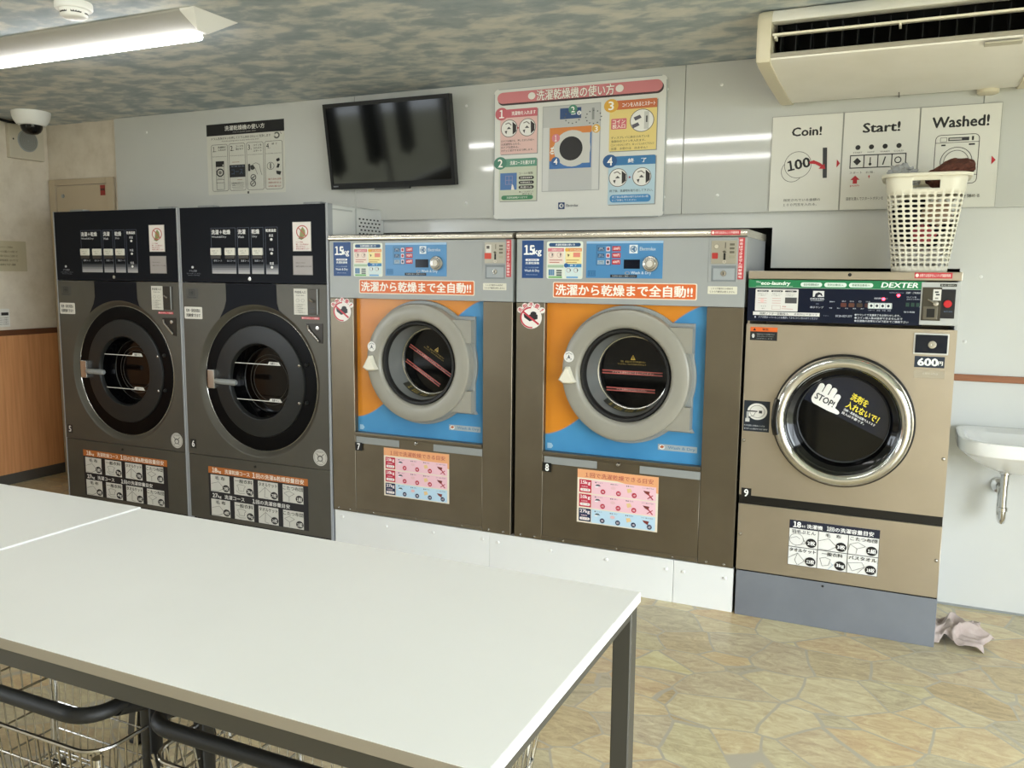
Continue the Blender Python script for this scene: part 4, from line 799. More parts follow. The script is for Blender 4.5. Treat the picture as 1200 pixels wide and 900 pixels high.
    b = MB(); b.lathe((cx, 0, cz), [(.303, -.489), (.301, -.497), (.295, -.500), (.212, -.503), (.205, -.502), (.199, -.495), (.196, -.48)], M['dark'], seg=96); b.build('door_frame', dr, 'matt dark grey inner door ring')
    b = MB(); b.lathe((cx, 0, cz), [(.1975, -.482), (.19, -.46), (.182, -.41), (.178, -.40)], M['black_gloss'], seg=80); b.lathe((cx, 0, cz), [(.181, -.405), (.178, -.409), (.174, -.405)], M['dark'], seg=72); b.disc((cx, 0, cz), .179, mat('#0d0806', .1, spec=.3), -.402, 64)
    for rr, yy in ((.14, -.4035), (.118, -.404)): b.lathe((cx, 0, cz), [(rr, yy+.001), (rr-.002, yy), (rr-.004, yy+.001)], mat('#3a3733', .3), seg=64)
    gl = b.build('door_glass', dr, 'dark door window')
    for (q0, q1), tx in ((((217.5, 348), (445, 358)), '乾燥ライン'), (((221, 520), (453, 535)), '洗濯ライン')):
        p0 = A(220+q0[0]/4.09, 340+q0[1]/4.09, -.484); p1 = A(220+q1[0]/4.09, 340+q1[1]/4.09, -.484); z = (p0.z+p1.z)/2
        s = Sheet((p0.x, -.4845, z+.018), (p1.x, -.4845, z+.018), (p0.x, -.4845, z-.018), 230, 24); s.n = Vector((0, -1, 0)); s.rect(0, 11, 230, 14, '#cfcdc6', 0); s.poly([(176, 2), (168, 14), (230, 14), (222, 2)], '#d9d7d0', 1); s.text(184, 4, 216, 12, tx, '#2a2a28', 2, .03); s.done('level_mark', gl, 'white fill line with tag')
    p0, p1 = A(245.7, 432.4, -.50), A(254.5, 455, -.50); b = MB(); b.box((p0.x, -.520, p1.z), (p1.x, -.489, p0.z), M['silver'], .005); hb = b.build('latch_bracket', dr, 'bright metal latch bracket')
    p0, p1 = A(254, 446.5, -.535), A(277.5, 449.5, -.535); b = MB(); b.tube([(p0.x-.02, -.515, p0.z), (p0.x, -.535, p0.z), (p0.x+.03, -.54, p0.z), (p1.x-.01, -.54, p0.z), (p1.x, -.539, p0.z)], [.013, .014, .015, .0165, .012], M['grey'], 14); b.build('door_handle', hb, 'grey lever handle')
    for q in ((352, 428.5), (360, 427.2), (352.3, 472.5), (360.3, 472.2)):
        p = A(*q, -.49); b = MB(); b.lathe((p.x, 0, p.z), [(.001, -.506), (.007, -.504), (.010, -.497), (.010, -.4895)], M['silver'] if q[0] < 355 else M['dark'], seg=14); b.build('hinge_bolt', dr)
    # control panel prints
    def C1(X, Y): return (50+X/3.4286, 230+Y/3.4286)
    y = -.5131; p0, p1 = C1(675, 128), C1(950, 313); s = psheet(*p0, *p1, 800, 540, y, dx); s.n = Vector((0, -1, 0))
    for u0, u1, hd_, en in ((0, 300, '洗濯＋乾燥', 'Wash&Dry'), (322, 462, '洗濯', 'Wash'), (486, 630, '乾燥', 'Dry'), (652, 796, '乾燥温度', '')):
        s.frame(u0, 0, u1, 540, 3, '#5d6478', 0)
        gr = ['#23262e', '#4a4c52', '#77777a', '#98979a', '#aaa8a8']
        for k in range(5): s.rect(u0+3, 430+k*22, u1-3, 452+k*22, gr[k], 1)
        wd = min(u1-u0-16, 230 if en == 'Wash&Dry' else 90 if en else 118); s.text(u0+8, 22, u0+8+wd, 76 if en else 56, hd_, '#e2e2e0', 1, .03)
        if en: s.text(u0+8, 94, u0+8+wd*.78, 122, en, '#c9cacc', 1, .015)
    for vv, tx in ((136, '高温'), (296, '中温'), (456, '低温')):
        s.text(696, vv-54, 744, vv-24, tx, '#c9cacc', 2, .02); s.ell(722, vv+6, 15, 15, '#e6e6e2', 2, 16)
    for u0 in (14, 176, 344, 508): s.text(u0+14, 376, u0+112, 398, ('標準コース', '念入コース', '洗濯コース', '乾燥コース')[(14, 176, 344, 508).index(u0)], '#a9acb4', 1, .02)
    s.done('course_print', hd)
    for X in (678, 735, 790, 846):
        p0, p1 = A(*C1(X, 208)), A(*C1(X+41, 248)); b = MB(); b.box((p0.x, -.5225, p1.z+.014), (p1.x, -.512, p0.z), mat('#d8d5c8', .4), .003); b.box((p0.x, -.520, p1.z-.004), (p1.x, -.512, p1.z+.013), mat('#2b241c', .4), .002)
        bt = b.build('course_button', hd, 'cream push button')
        s = Sheet((p0.x, -.5229, p0.z), (p1.x, -.5229, p0.z), (p0.x, -.5229, p1.z+.014), 40, 30); s.text(7, 9, 33, 15, 'スタート', '#55524a', 0); s.text(11, 18, 29, 23, '○○', '#55524a', 0); s.done('button_print', bt)
    s = psheet(*C1(1003, 103), *C1(1080, 221), 80, 118, -.5133, dx); s.base('#e4ddd6', .0006); s.ringe(42, 40, 26, 4, '#b5524c', 2); s.poly([(30, 58), (34, 34), (44, 20), (54, 34), (56, 56), (44, 62)], '#8a8a50', 1); s.poly([(24, 66), (36, 56), (50, 66), (38, 72)], '#6f7444', 1); s.line([(24, 22), (60, 58)], 4, '#b5524c', 2)
    for k, l in enumerate(('ペット用品', '靴・ゴム製品は', '洗えません', '使用をお断りします')): s.text(14, 78+k*9, (44, 68, 54, 72)[k], 84+k*9, l, '#a5443c', 1, .015)
    s.frame(0, 0, 80, 118, 1.5, '#8f8b84', 1); s.done('warning_sticker', hd, 'white notice with a red prohibition ring')
    s = psheet(*C1(1005, 239), *C1(1086, 317), 80, 78, -.5133, dx); s.base('#a19a97', .0006); s.text(10, 26, 50, 31, 'ご利用の方へのお知らせ', '#5d5a58', 1); s.text(12, 40, 76, 45, '機械内に小物が残っていないか確認', '#5d5a58', 1); s.frame(0, 0, 80, 78, 2, '#77736f', 1); s.done('grey_notice', hd)
    s = psheet(*C1(560, 278), *C1(645, 322), 85, 44, -.5131, dx); s.n = Vector((0, -1, 0)); s.ell(43, 7, 5, 5, '#c9cacc', 0, 14); s.text(30, 18, 60, 26, 'ドラム洗浄', '#a9acb4', 0); s.text(18, 30, 76, 35, 'ボタンを押してください', '#777b84', 0); s.text(24, 38, 70, 42, 'Drum cleaning', '#777b84', 0); s.done('button_print', hd)
    p = A(*C1(833, 332)); b = MB(); b.lathe((p.x, 0, p.z), [(.011, -.512), (.010, -.516), (.005, -.5165), (.001, -.5155)], M['silver'], seg=16, cap1=True); b.build('lock', hd)
    # front panel stickers
    yb = -.5123
    s = psheet(*C1(575, 369), *C1(624, 413), 48, 44, yb, dx); s.base('#45443e', .0006); s.frame(12, 6, 36, 30, 2, '#1e1e1c', 1); s.ringe(24, 18, 8, 2, '#1e1e1c', 1); s.poly([(18, 18), (28, 11), (28, 25)], '#1e1e1c', 1); s.text(6, 34, 42, 40, 'Electrolux', '#1e1e1c', 1); s.done('maker_badge', t)
    s = psheet(*C1(569, 443), *C1(642, 494), 72, 50, yb, dx); s.base('#dddad0', .0006, 4); s.text(7, 8, 64, 22, '毛布・羽毛布団は', '#2a2a28', 1, .03); s.text(7, 28, 64, 42, '洗濯乾燥できます', '#2a2a28', 1, .03); s.done('white_sticker', t)
    s = psheet(*C1(1008, 371), *C1(1065, 477), 57, 106, yb, dx); s.base('#d5d2c6', .0006); s.text(5, 8, 50, 19, '料金投入口', '#2f2e2a', 1, .02); s.text(10, 24, 44, 29, 'Coin slot', '#55524a', 1); s.ringe(16, 48, 7, 1, '#8a877c', 1); s.ringe(38, 48, 7, 1, '#8a877c', 1)
    for k in range(5): s.text(5, 62+k*8, 48 - (k % 2)*12, 67+k*8, '１００円硬貨専用です', '#6a675c', 1)
    s.done('coin_label', t, 'white coin instruction label')
    p0, p1 = A(*C1(1067, 373)), A(*C1(1110, 476)); b = MB(); b.box((p0.x, -.5165, p1.z), (p1.x, -.5115, p0.z), mat('#3b362e', .35, .6), .004); b.box((p1.x-.009, -.518, p1.z), (p1.x, -.5165, p0.z), M['grey'], .002)
    b.tube([(p0.x+.012, -.5185, p0.z-.052), (p0.x+.04, -.524, p0.z-.064)], .006, M['silver'], 8); b.box((p0.x+.012, -.518, p1.z+.03), (p0.x+.04, -.5165, p1.z+.034), M['black']); b.box((p0.x+.012, -.518, p1.z+.012), (p0.x+.04, -.5165, p1.z+.016), M['black']); b.build('coin_slot', t)
    red_strip(t, *C1(1040, 484), *C1(1112, 496), yb, dx)
    q = [A(*C1(*v)) for v in ((1060, 511), (1126, 512), (1126, 592), (1112, 590), (1066, 532))]; b = MB(); b.prism([(v.x, v.z) for v in q], -.5145, -.5115, mat('#2e2922', .35, .5))
    b.tube([(q[0].x+.012, -.518, q[0].z-.01), (q[0].x+.018, -.519, q[0].z-.03), (q[3].x+.004, -.519, q[3].z+.008)], .006, M['silver'], 8); v = A(*C1(1106, 530)); b.lathe((v.x, 0, v.z), [(.011, -.5145), (.010, -.519), (.001, -.5195)], M['silver'], seg=14, cap1=True); b.build('coin_return', t)
    p0 = A(225, 515); s = Sheet((p0.x-.012, yb, p0.z+.004), (p0.x+.030, yb, p0.z+.004), (p0.x-.012, yb, p0.z-.048), 40, 50); s.base('#161614', .0008); s.text(11, 8, 29, 42, num, '#e8e8e4', 1, .03); s.done('number_plate', t, 'black number plate')
    c = A(375.3, 536.3); s = Sheet((c.x-.044, yb, c.z+.044), (c.x+.044, yb, c.z+.044), (c.x-.044, yb, c.z-.044), 60, 60); s.ell(30, 30, 30, 30, '#c4c1b8', 0, 32); s.ringe(30, 30, 26, 1.2, '#6a675f', 1); s.ell(30, 33, 12, 11, '#5a5852', 1); s.ell(30, 34, 8, 7, '#c4c1b8', 2); s.line([(14, 16), (22, 24)], 3, '#5a5852', 1); s.line([(46, 16), (38, 24)], 3, '#5a5852', 1); s.text(18, 8, 42, 13, 'お子様注意', '#5a5852', 1); s.line([(16, 46), (24, 42)], 2, '#5a5852', 1); s.line([(44, 46), (36, 42)], 2, '#5a5852', 1); s.done('round_sticker', t, 'round pale warning sticker')
    # load sticker
    s = psheet(244, 546, 362, 622.5, 1070, 590, -.5123, dx); p0 = A(244, 546); p1 = A(362, 622.5); s.base('#17161c', .0006); s.rect(0, 0, 1070, 80, '#b5682c', 1)
    s.text(44, 12, 100, 66, '18', '#efe6d8', 2, .03); s.text(104, 34, 146, 72, 'kg', '#efe6d8', 2, .02); s.text(186, 16, 460, 66, '洗濯乾燥コース', '#efe6d8', 2, .02); s.text(490, 10, 520, 68, '1', '#efe6d8', 2, .03); s.text(530, 14, 1030, 68, '回の洗濯&乾燥容量目安', '#efe6d8', 2, .02)
    s.text(40, 318, 96, 366, '27', '#e0ded8', 2, .03); s.text(98, 334, 140, 372, 'kg', '#e0ded8', 2, .02); s.text(176, 320, 396, 368, '洗濯コース', '#e0ded8', 2, .02); s.text(484, 318, 510, 368, '1', '#e0ded8', 2, .03); s.text(520, 320, 880, 368, '回の洗濯容量目安', '#e0ded8', 2, .02)
    for rI, v in enumerate((94, 384)):
        for k, (nm, qt) in enumerate((('毛 布', ('2枚', '4枚')[rI]), ('一般衣料', ('3kg', '4kg')[rI]), ('タオルケット', ('7枚', '10枚')[rI]), ('こたつ布団', '1組'))):
            u = 24+k*262; s.rect(u, v, u+212, v+200, '#cfcdc4', 1); w = (110, 190, 196, 204)[k]; s.text(u+106-w/2, v+14, u+106+w/2, v+58, nm, '#24241f', 2, .02)
            ln = '#6d6c64'
            if k == 0: s.line([(u+6, v+110), (u+90, v+78), (u+150, v+150), (u+80, v+192), (u+8, v+188)], 4, ln)
            if k == 1: s.line([(u+30, v+90), (u+56, v+76), (u+100, v+78), (u+126, v+92), (u+110, v+112), (u+106, v+150), (u+50, v+150), (u+46, v+112), (u+30, v+90)], 4, ln); s.line([(u+20, v+150), (u+60, v+180), (u+120, v+172)], 4, ln)
            if k == 2: s.line([(u+10, v+140), (u+76, v+66), (u+150, v+130)], 4, ln); s.line([(u+76, v+66), (u+70, v+180), (u+110, v+190)], 4, ln)
            if k == 3: s.line([(u+14, v+100), (u+66, v+70), (u+120, v+96), (u+66, v+136), (u+14, v+100)], 4, ln); s.line([(u+66, v+136), (u+66, v+190)], 4, ln)
            s.ell(u+172, v+148, 38, 42, '#1c1b1c', 3, 24); s.text(u+146, v+126, u+198, v+172, qt, '#e4e2da', 4, .02)
    s.done('load_sticker', t, 'black and orange load guide sticker')
    return t
dark_washer('6', 0, 'dark grey washer dryer numbered 6 with black panel, right beside washer 7')
dark_washer('5', -.9995, 'dark grey washer dryer numbered 5 with black panel, nearest the brown panelled wall')

# ================================================================== all-steel washer (number 9)
X9L, X9R, Z9T, Z9B = -.514, .243, 1.4348, .196
t = thing('washing_machine', 'stainless steel washer numbered 9 with chrome door ring, under the laundry basket', 'washing machine', ((X9L+X9R)/2, -.26, 0))
Y9 = -.515
def A(px, py, y=Y9): return at(px, py, y)
cx, cz = -.1335, .8566
zt0 = A(1000, 328).z; zc = A(980, 381.5).z
b = MB(); b.box((X9L+.002, -.50, .002), (X9L+.01, -.004, Z9T-.003), M['steel_light']); b.box((X9R-.01, -.50, .002), (X9R-.002, -.004, Z9T-.003), M['pgrey']); b.box((X9L+.01, -.03, .002), (X9R-.01, -.004, Z9T-.003), M['steel_light']); b.box((X9L, -.50, Z9T-.004), (X9R+.002, -.002, Z9T), M['steel_light']); b.build('cabinet', t)
b = MB(); b.box((X9L, -.518, zt0), (X9R+.004, -.49, Z9T), M['steel_light'], .003)
p = A(996, 322); b.lathe((p.x, 0, p.z), [(.001, -.522), (.006, -.521), (.007, -.5178)], M['dark'], seg=12); b.build('top_edge', t)
red_strip(t, 1072, 319.3, 1116, 326.5, -.5186)
# control fascia
s = psheet(877.6, 327.5, 1080, 381.8, 800, 215, -.516); s.base(mat('#10172a', .3, spec=.2), .003); s.rect(0, 0, 800, 40, '#17794a', 1); s.line([(0, 41), (800, 41)], 2, '#9fb0a4', 1)
s.text(36, 8, 60, 16, 'The', '#e0eee4', 2, .02); s.text(62, 8, 200, 32, 'eco-laundry', '#eaf4ec', 2, .035, 0, .15); s.line([(36, 34), (214, 34)], 1.5, '#cfe4d6', 2)
for u0, u1, tx in ((250, 350, '低音低振動設計'), (360, 462, '洗剤自動投入'), (472, 580, '柔軟剤自動投入')): s.rect(u0, 12, u1, 34, '#dcebe0', 2, 11); s.text(u0+14, 17, u1-14, 29, tx, '#5d7a68', 3, .02)
s.text(618, 8, 776, 32, 'DEXTER', '#eaf4ec', 2, .03, 0, .2)
s.rect(36, 48, 242, 162, '#dcdad6', 1, 4)
for k, u in enumerate((44, 112, 178)):
    s.rect(u, 54, u+56, 63, '#3a3a40', 2, 4); s.text(u+8, 56, u+48, 61.5, ('洗濯方法', '使用方法', 'ご注意')[k], '#dcdad6', 3); s.text(u+4, 70, u+52, 75, '洗濯物を入れて', '#77746f', 2); s.text(u+4, 79, u+44, 84, 'ドアを閉めます', '#77746f', 2)
for v in (96, 108, 120): s.line([(50, v), (92, v)], 2, '#c48a84', 2); s.line([(118, v), (160, v)], 2, '#c48a84', 2)
s.ell(70, 108, 10, 10, '#e6c4c0', 3); s.rect(180, 90, 236, 120, '#4a4a4c', 2); s.frame(118, 132, 160, 154, 1.5, '#b99a96', 2); s.text(166, 134, 190, 140, '料金', '#b5443c', 2, .02); s.line([(166, 148), (220, 150)], 2, '#c48a84', 2); s.text(58, 134, 96, 140, 'すすぎ', '#77746f', 2); s.text(58, 146, 96, 151, '脱水', '#77746f', 2)
s.rect(28, 166, 346, 184, '#dcdad6', 1); s.text(60, 169, 200, 181, '洗剤ソフター自動投入', '#33333a', 2, .02); s.text(226, 170, 336, 180, '柔軟剤は不要です', '#66666c', 2); s.text(36, 188, 338, 200, '●　ドアが閉まっていることを確認してからコインを入れてください', '#b4bac8', 1, .01)
s.rect(310, 54, 362, 84, '#dcdcdc', 1); s.poly([(318, 84), (322, 68), (336, 60), (350, 66), (356, 80), (348, 78), (344, 72), (334, 76), (332, 84)], '#10172a', 2); s.text(300, 90, 364, 97, 'DEXTER', '#d0d2d8', 1, .03); s.text(302, 99, 362, 105, 'LAUNDRY', '#b0b4c0', 1, .02); s.text(326, 116, 340, 124, '凹', '#77809a', 1); s.text(300, 132, 362, 142, '表示ランプ', '#b8bcc8', 1, .02)
for k, tx in enumerate(('予洗', '洗い', 'すすぎ', '脱水', '終了')): s.text(388+k*36, 136, 402+k*36, 142, tx, '#b4bac8', 1, .02)
for k, c in enumerate(('#5a2a22', '#5a3426', '#3c2c20', '#3f1a1a')): s.rect(440+k*36, 112, 466+k*36, 132, c, 1, 4); s.text(444+k*36, 100, 464+k*36, 107, ('温水', '弱水', '□', '冷水')[k], '#a4a8b4', 1)
s.text(388, 104, 412, 110, '運転中', '#b4bac8', 1, .02); s.text(588, 82, 646, 90, '温度選択ボタン', '#b4bac8', 1, .02); s.rect(562, 108, 668, 138, '#b4bcc0', 1, 5)
for k in range(4): s.rect(567+k*25, 112, 587+k*25, 134, '#dfe4e0', 2, 3); s.ell(577+k*25, 123, 6, 7, '#2a3440', 3, 14)
s.text(564, 142, 664, 149, 'スタート　高温　中温　低温', '#a4a8b4', 1)
s.text(652, 54, 716, 60, '洗濯物の取り忘れに', '#8088a0', 1); s.text(724, 52, 796, 61, '注意！ご利用方法', '#c4c8d0', 1, .02); s.text(728, 74, 770, 81, 'コインを', '#b4bac8', 1, .02); s.text(728, 84, 786, 91, '入れてください', '#b4bac8', 1, .02)
for k in range(3): s.rect(726+k*22, 104, 742+k*22, 124, '#12302c', 1); s.text(728+k*22, 106, 740+k*22, 122, '8', '#1f4a40', 2)
s.text(782, 120, 796, 127, '分', '#b4bac8', 1); s.text(720, 146, 766, 154, '残り時間', '#b4bac8', 1, .02); s.text(352, 176, 400, 181, 'ＴＥＬ', '#8088a0', 1); s.text(420, 173, 494, 183, '0120-027-277', '#b4bac8', 1, .02)
for k, (tx, w) in enumerate((('●サウンドで洗濯終了をお知らせします。', 200), ('●コイン投入後は返却できませんので', 210), ('●洗濯機の故障などは下記までご連絡下さい', 236))): s.text(506, 164+k*15, 506+w, 175+k*15, tx, '#c4c8d0', 1, .02)
fp = s.done('control_fascia', t, 'navy and green control fascia')
for q in ((1035.3, 350.5), (1053, 346.3)):
    p = A(*q, -.517); b = MB(); b.lathe((p.x, 0, p.z), [(.0055, -.517), (.005, -.5195), (.0025, -.521), (.0003, -.5213)], mat('#ff2a3a', .3, 0, 14), seg=14); b.build('indicator_light', fp, 'glowing red indicator light')
p0, p1 = A(1080.2, 330.5), A(1122.5, 382); b = MB(); b.box((p0.x, -.518, p1.z), (X9R, -.49, p0.z), M['pgrey'], .002, 1); cu_ = b.build('coin_unit', t, 'grey coin unit')
b = MB(); p0, p1 = A(1081.5, 336.5, -.519), A(1101.5, 376, -.519); b.box((p0.x, -.521, p1.z), (p1.x, -.518, p0.z), mat('#4d4940', .35, .6), .001, 1); b.box((p0.x+.006, -.525, p1.z+.004), (p1.x-.010, -.521, p1.z+.052), mat('#6d695e', .35, .6), .002); b.box((p0.x+.018, -.5256, p1.z+.012), (p1.x-.020, -.5248, p1.z+.044), M['black'])
b.tube([(p0.x+.02, -.524, p0.z-.045), (p0.x+.045, -.530, p0.z-.058)], .004, M['silver'], 8); b.lathe((p0.x+.047, 0, p0.z-.060), [(.009, -.522), (.009, -.532), (.001, -.533)], M['silver'], seg=14, cap1=True); b.build('slot_plate', cu_)
s = psheet(1094, 339, 1102.5, 352.3, 30, 44, -.5225); s.base('#dcdad2', .0008); s.rect(6, 8, 20, 14, '#33322e', 1); s.rect(10, 18, 24, 24, '#33322e', 1); s.rect(8, 32, 20, 38, '#88857c', 1); s.done('slot_label', cu_)
b = MB(); p0, p1 = A(1103.5, 339, -.519), A(1118, 373.5, -.519); b.box((p0.x, -.521, p1.z), (p1.x, -.518, p0.z), mat('#0d1018', .3), .004); cp_ = b.build('button_plate', cu_); p = A(1110.5, 356.2, -.521)
b = MB(); b.lathe((p.x, 0, p.z), [(.014, -.521), (.014, -.527), (.012, -.529), (.001, -.5295)], mat('#c4242c', .3), seg=24, cap1=True); b.build('return_button', cp_, 'round red button')
s = psheet(1105.5, 364, 1116.5, 366.5, 30, 8, -.5215); s.n = Vector((0, -1, 0)); s.text(2, 1, 28, 7, 'RETURN', '#5a6a8a', 0); s.done('button_print', cp_)
s = psheet(1102, 332.7, 1121.3, 336, 80, 14, -.5188); s.base('#22231f', .0006); s.text(6, 3, 74, 11, '投入口・返却ボタン', '#c9c8c0', 1, .02); s.done('slot_label', cu_)
# steel front with round opening
b = MB(); seg = 112; zl = A(980, 592).z; zt_ = zc-.004; RO = .245; o = []; inn = []
for j in range(seg):
    a = 2*math.pi*j/seg; c_, s_ = math.cos(a), math.sin(a)
    k = min(((X9R-cx) if c_ > 0 else (X9L-cx))/c_ if abs(c_) > 1e-6 else 9, ((zt_-cz) if s_ > 0 else (zl-cz))/s_ if abs(s_) > 1e-6 else 9)
    o.append([cx+k*c_, Y9, cz+k*s_]); inn.append((cx+RO*c_, Y9, cz+RO*s_))
for X, Z in ((X9L, zt_), (X9R, zt_), (X9L, zl), (X9R, zl)):
    j = min(range(seg), key=lambda q: (o[q][0]-X)**2+(o[q][2]-Z)**2); o[j] = [X, Y9, Z]
b.loft([[(p[0], -.495, p[2]) for p in o], o, inn], M['steel_light'], smooth=False); b.build('front_panel', t)
b = MB(); zb1 = A(980, 603).z; b.box((X9L+.001, -.507, zb1-.004), (X9R-.001, -.49, zl+.004), M['black']); b.build('black_strip', t, 'black band below the door panel')
b = MB(); b.box((X9L, Y9, Z9B+.002), (X9R, -.49, zb1), M['steel_light'], .0015, 1); lp = b.build('lower_panel', t)
b = MB(); b.box((X9L+.002, -.514, 0), (X9R+.001, -.485, Z9B-.003), M['plinth9'], .0015, 1); p = A(964, 687, -.514); b.lathe((p.x, 0, p.z), [(.001, -.517), (.004, -.5165), (.005, -.514)], M['dark'], seg=8); b.build('base', t, 'blue grey painted base')
b = MB(); b.box((X9L+.004, -.513, Z9B-.003), (X9R-.002, -.492, Z9B+.002), M['black']); b.build('base_gap', t)
for q in ((869.5, 515.5), (867.3, 625.5), (1105.5, 538), (1097, 657)):
    p = A(*q); b = MB(); b.lathe((min(max(p.x, X9L+.009), X9R-.009), 0, p.z), [(.001, -.520), (.005, -.519), (.0075, -.515)], M['silver'], seg=12); b.build('panel_screw', t)
# door
b = MB(); b.lathe((cx, 0, cz), [(.2575, -.5152), (.261, -.522), (.261, -.535), (.256, -.542), (.250, -.545)], M['rubber'], seg=96); b.build('door_seal', t, 'black seal round the door')
b = MB(); pr = [(.254, -.538)] + [(.230+.024*math.cos(a), -.546-.026*math.sin(a)) for a in [math.pi*k/12 for k in range(13)]] + [(.2045, -.540), (.198, -.528)]
b.lathe((cx, 0, cz), pr, M['chrome'], seg=112); dr = b.build('door_ring', t, 'polished chrome door ring')
b = MB(); b.lathe((cx, 0, cz), [(.2005, -.532), (.192, -.527), (.182, -.522), (.178, -.512), (.172, -.485), (.168, -.478)], M['black_gloss'], seg=96); b.lathe((cx, 0, cz), [(.1745, -.487), (.1715, -.490), (.1685, -.486), (.167, -.479)], mat('#5b5c5e', .12, .6), seg=96); b.disc((cx, 0, cz), .1695, mat('#0c0c0b', .07, spec=.3), -.480, 72); gl = b.build('door_glass', dr, 'dark door window')
n = 10; b = MB()
r0, r1 = .231, .264; a0 = R(163); a1 = R(196)
b.loft([[(cx+rr*math.cos(a0+(a1-a0)*k/n), yy, cz+rr*math.sin(a0+(a1-a0)*k/n)) for rr, yy in ((.262, -.540), (.2615, -.560), (.252, -.573), (.242, -.574), (.240, -.560))] for k in range(n+1)], M['black'], smooth=True); b.build('door_handle', dr, 'black grip in the ring')
def C5(X, Y): return (890+X/4.735, 400+Y/4.735)
yg = -.4812
def G(X, Y, l=0): v = A(*C5(X, Y), yg); v.y = yg-l*LIFT; return v
b = MB(); q = [G(250, 322), G(690, 548)]
pts = [(q[0].x, q[0].z)]; aa = [math.atan2(v.z-cz, v.x-cx) for v in q]; rr = .166
pts = [(cx+rr*math.cos(aa[0]+(aa[1]-aa[0])*k/30), cz+rr*math.sin(aa[0]+(aa[1]-aa[0])*k/30)) for k in range(31)]
s = Sheet(G(300, 220), G(500, 220), G(300, 400), 200, 180); s.n = Vector((0, -1, 0)); s.face([(x, yg, z) for x, z in pts][::-1], mat('#0c1426', .15))
o_ = G(300, 200); Ux, Vx = G(700, 395)-o_, None
sc_ = .2598*2/800                                  # metres per crop unit
th = R(26); Ud = Vector((math.cos(th), 0, -math.sin(th))); Vd = Vector((-math.sin(th), 0, -math.cos(th))); s.o = G(345, 215, 1); s.U = Ud*sc_; s.V = Vd*sc_
W_ = '#e9e7e2'
s.rect(0, 62, 150, 148, W_, 0, 34)
for k, (u, v0) in enumerate(((2, 14), (40, -2), (78, 4), (114, 28))): s.rect(u, v0, u+33, 110, W_, 0, 16)
s.poly([(118, 120), (150, 112), (176, 118), (184, 132), (170, 142), (120, 148)], W_, 0); s.ell(168, 130, 18, 13, W_, 0, 16)
s.text(16, 78, 134, 116, 'STOP!', '#22242a', 1, .03)
s.text(196, -22, 300, 22, '洗剤を', '#e8d43c', 1, .035); s.text(196, 34, 396, 76, '入れないで！', '#e8d43c', 1, .035); s.text(196, 84, 396, 100, '洗剤・柔軟剤は自動で入ります', '#dcdcda', 1, .02); s.text(196, 106, 340, 122, '投入は不要です。', '#dcdcda', 1, .02)
s.done('glass_sticker', gl, 'navy sticker with a white stop hand')
# stickers
s = psheet(879.5, 383, 910.5, 399.6, 120, 66, -.5158); s.base('#16181c', .0006); s.rect(0, 0, 120, 22, '#dc6424', 1); s.poly([(12, 17), (19, 4), (26, 17)], '#26180c', 2); s.text(44, 6, 90, 16, '警告', '#5a2a10', 2, .02); s.ell(14, 44, 6, 11, '#d0d0d0', 1); s.text(30, 32, 108, 38, '回転中はドアを開けない', '#a4a8ac', 1); s.text(30, 43, 104, 48, '手を入れないでください', '#a4a8ac', 1); s.text(30, 54, 100, 59, 'けがをします', '#a4a8ac', 1); s.done('warning_sticker', t, 'orange and black warning sticker')
s = psheet(872.3, 468.8, 901, 507, 110, 156, -.5158); s.base('#15202c', .0006); s.ell(57, 54, 42, 42, '#e4e2dc', 1, 40); s.ringe(57, 54, 32, 2, '#77746c', 2); s.rect(14, 50, 58, 56, '#1a1a1a', 3); s.rect(64, 48, 78, 62, '#3a3a3a', 3); s.line([(50, 58), (44, 74), (26, 82)], 2, '#3a3a3a', 3); s.rect(12, 56, 22, 90, '#a9aaa8', 2); s.rect(8, 90, 26, 108, '#c9c8c4', 2); s.text(4, 122, 92, 131, 'ドアを閉じる時はハンドル', '#c9ccd0', 1, .015); s.text(4, 138, 104, 147, 'をカチッと音がするまで押す', '#c9ccd0', 1, .015); s.done('handle_sticker', t, 'dark sticker with a white round door picture')
b = MB(); p0, p1 = A(1071.3, 389.8), A(1111, 416.5); b.box((p0.x, -.523, p1.z), (p1.x, Y9, p0.z), mat('#d3d2cc', .35), .006); cb = b.build('coin_box', t, 'black coin box with pale rim')
b = MB(); b.box((p0.x+.006, -.527, p1.z+.006), (p1.x-.005, -.5232, p0.z-.006), mat('#0e1420', .2, spec=.3), .004); b.lathe(((p0.x+p1.x)/2+.004, 0, (p0.z+p1.z)/2-.002), [(.015, -.527), (.014, -.531), (.007, -.532), (.001, -.530)], M['silver'], seg=20, cap1=True); b.build('lock_door', cb)
s = psheet(1072, 417, 1106.5, 431.8, 134, 58, -.5158); s.base('#1c2838', .0006); s.text(16, 10, 104, 48, '600', '#f0f0ec', 1, .04); s.text(106, 24, 126, 44, '円', '#f0f0ec', 1, .03); s.done('price_sticker', t, 'dark price sticker reading 600 yen')
s = psheet(1071, 433, 1106.5, 444.5, 134, 46, -.5156); s.base(mat('#a79d8a', .2), .0003); s.text(40, 12, 104, 26, '(税込)', '#bdb5a4', 1); s.done('clear_sticker', t, 'clear sticker')
p0 = A(869, 571.2); s = Sheet((p0.x, -.5158, p0.z), (p0.x+.040, -.5158, p0.z), (p0.x, -.5158, p0.z-.040), 40, 40); s.base('#101010', .0008); s.text(12, 5, 28, 35, '9', '#efefec', 1, .03); s.done('number_plate', t, 'black number plate')
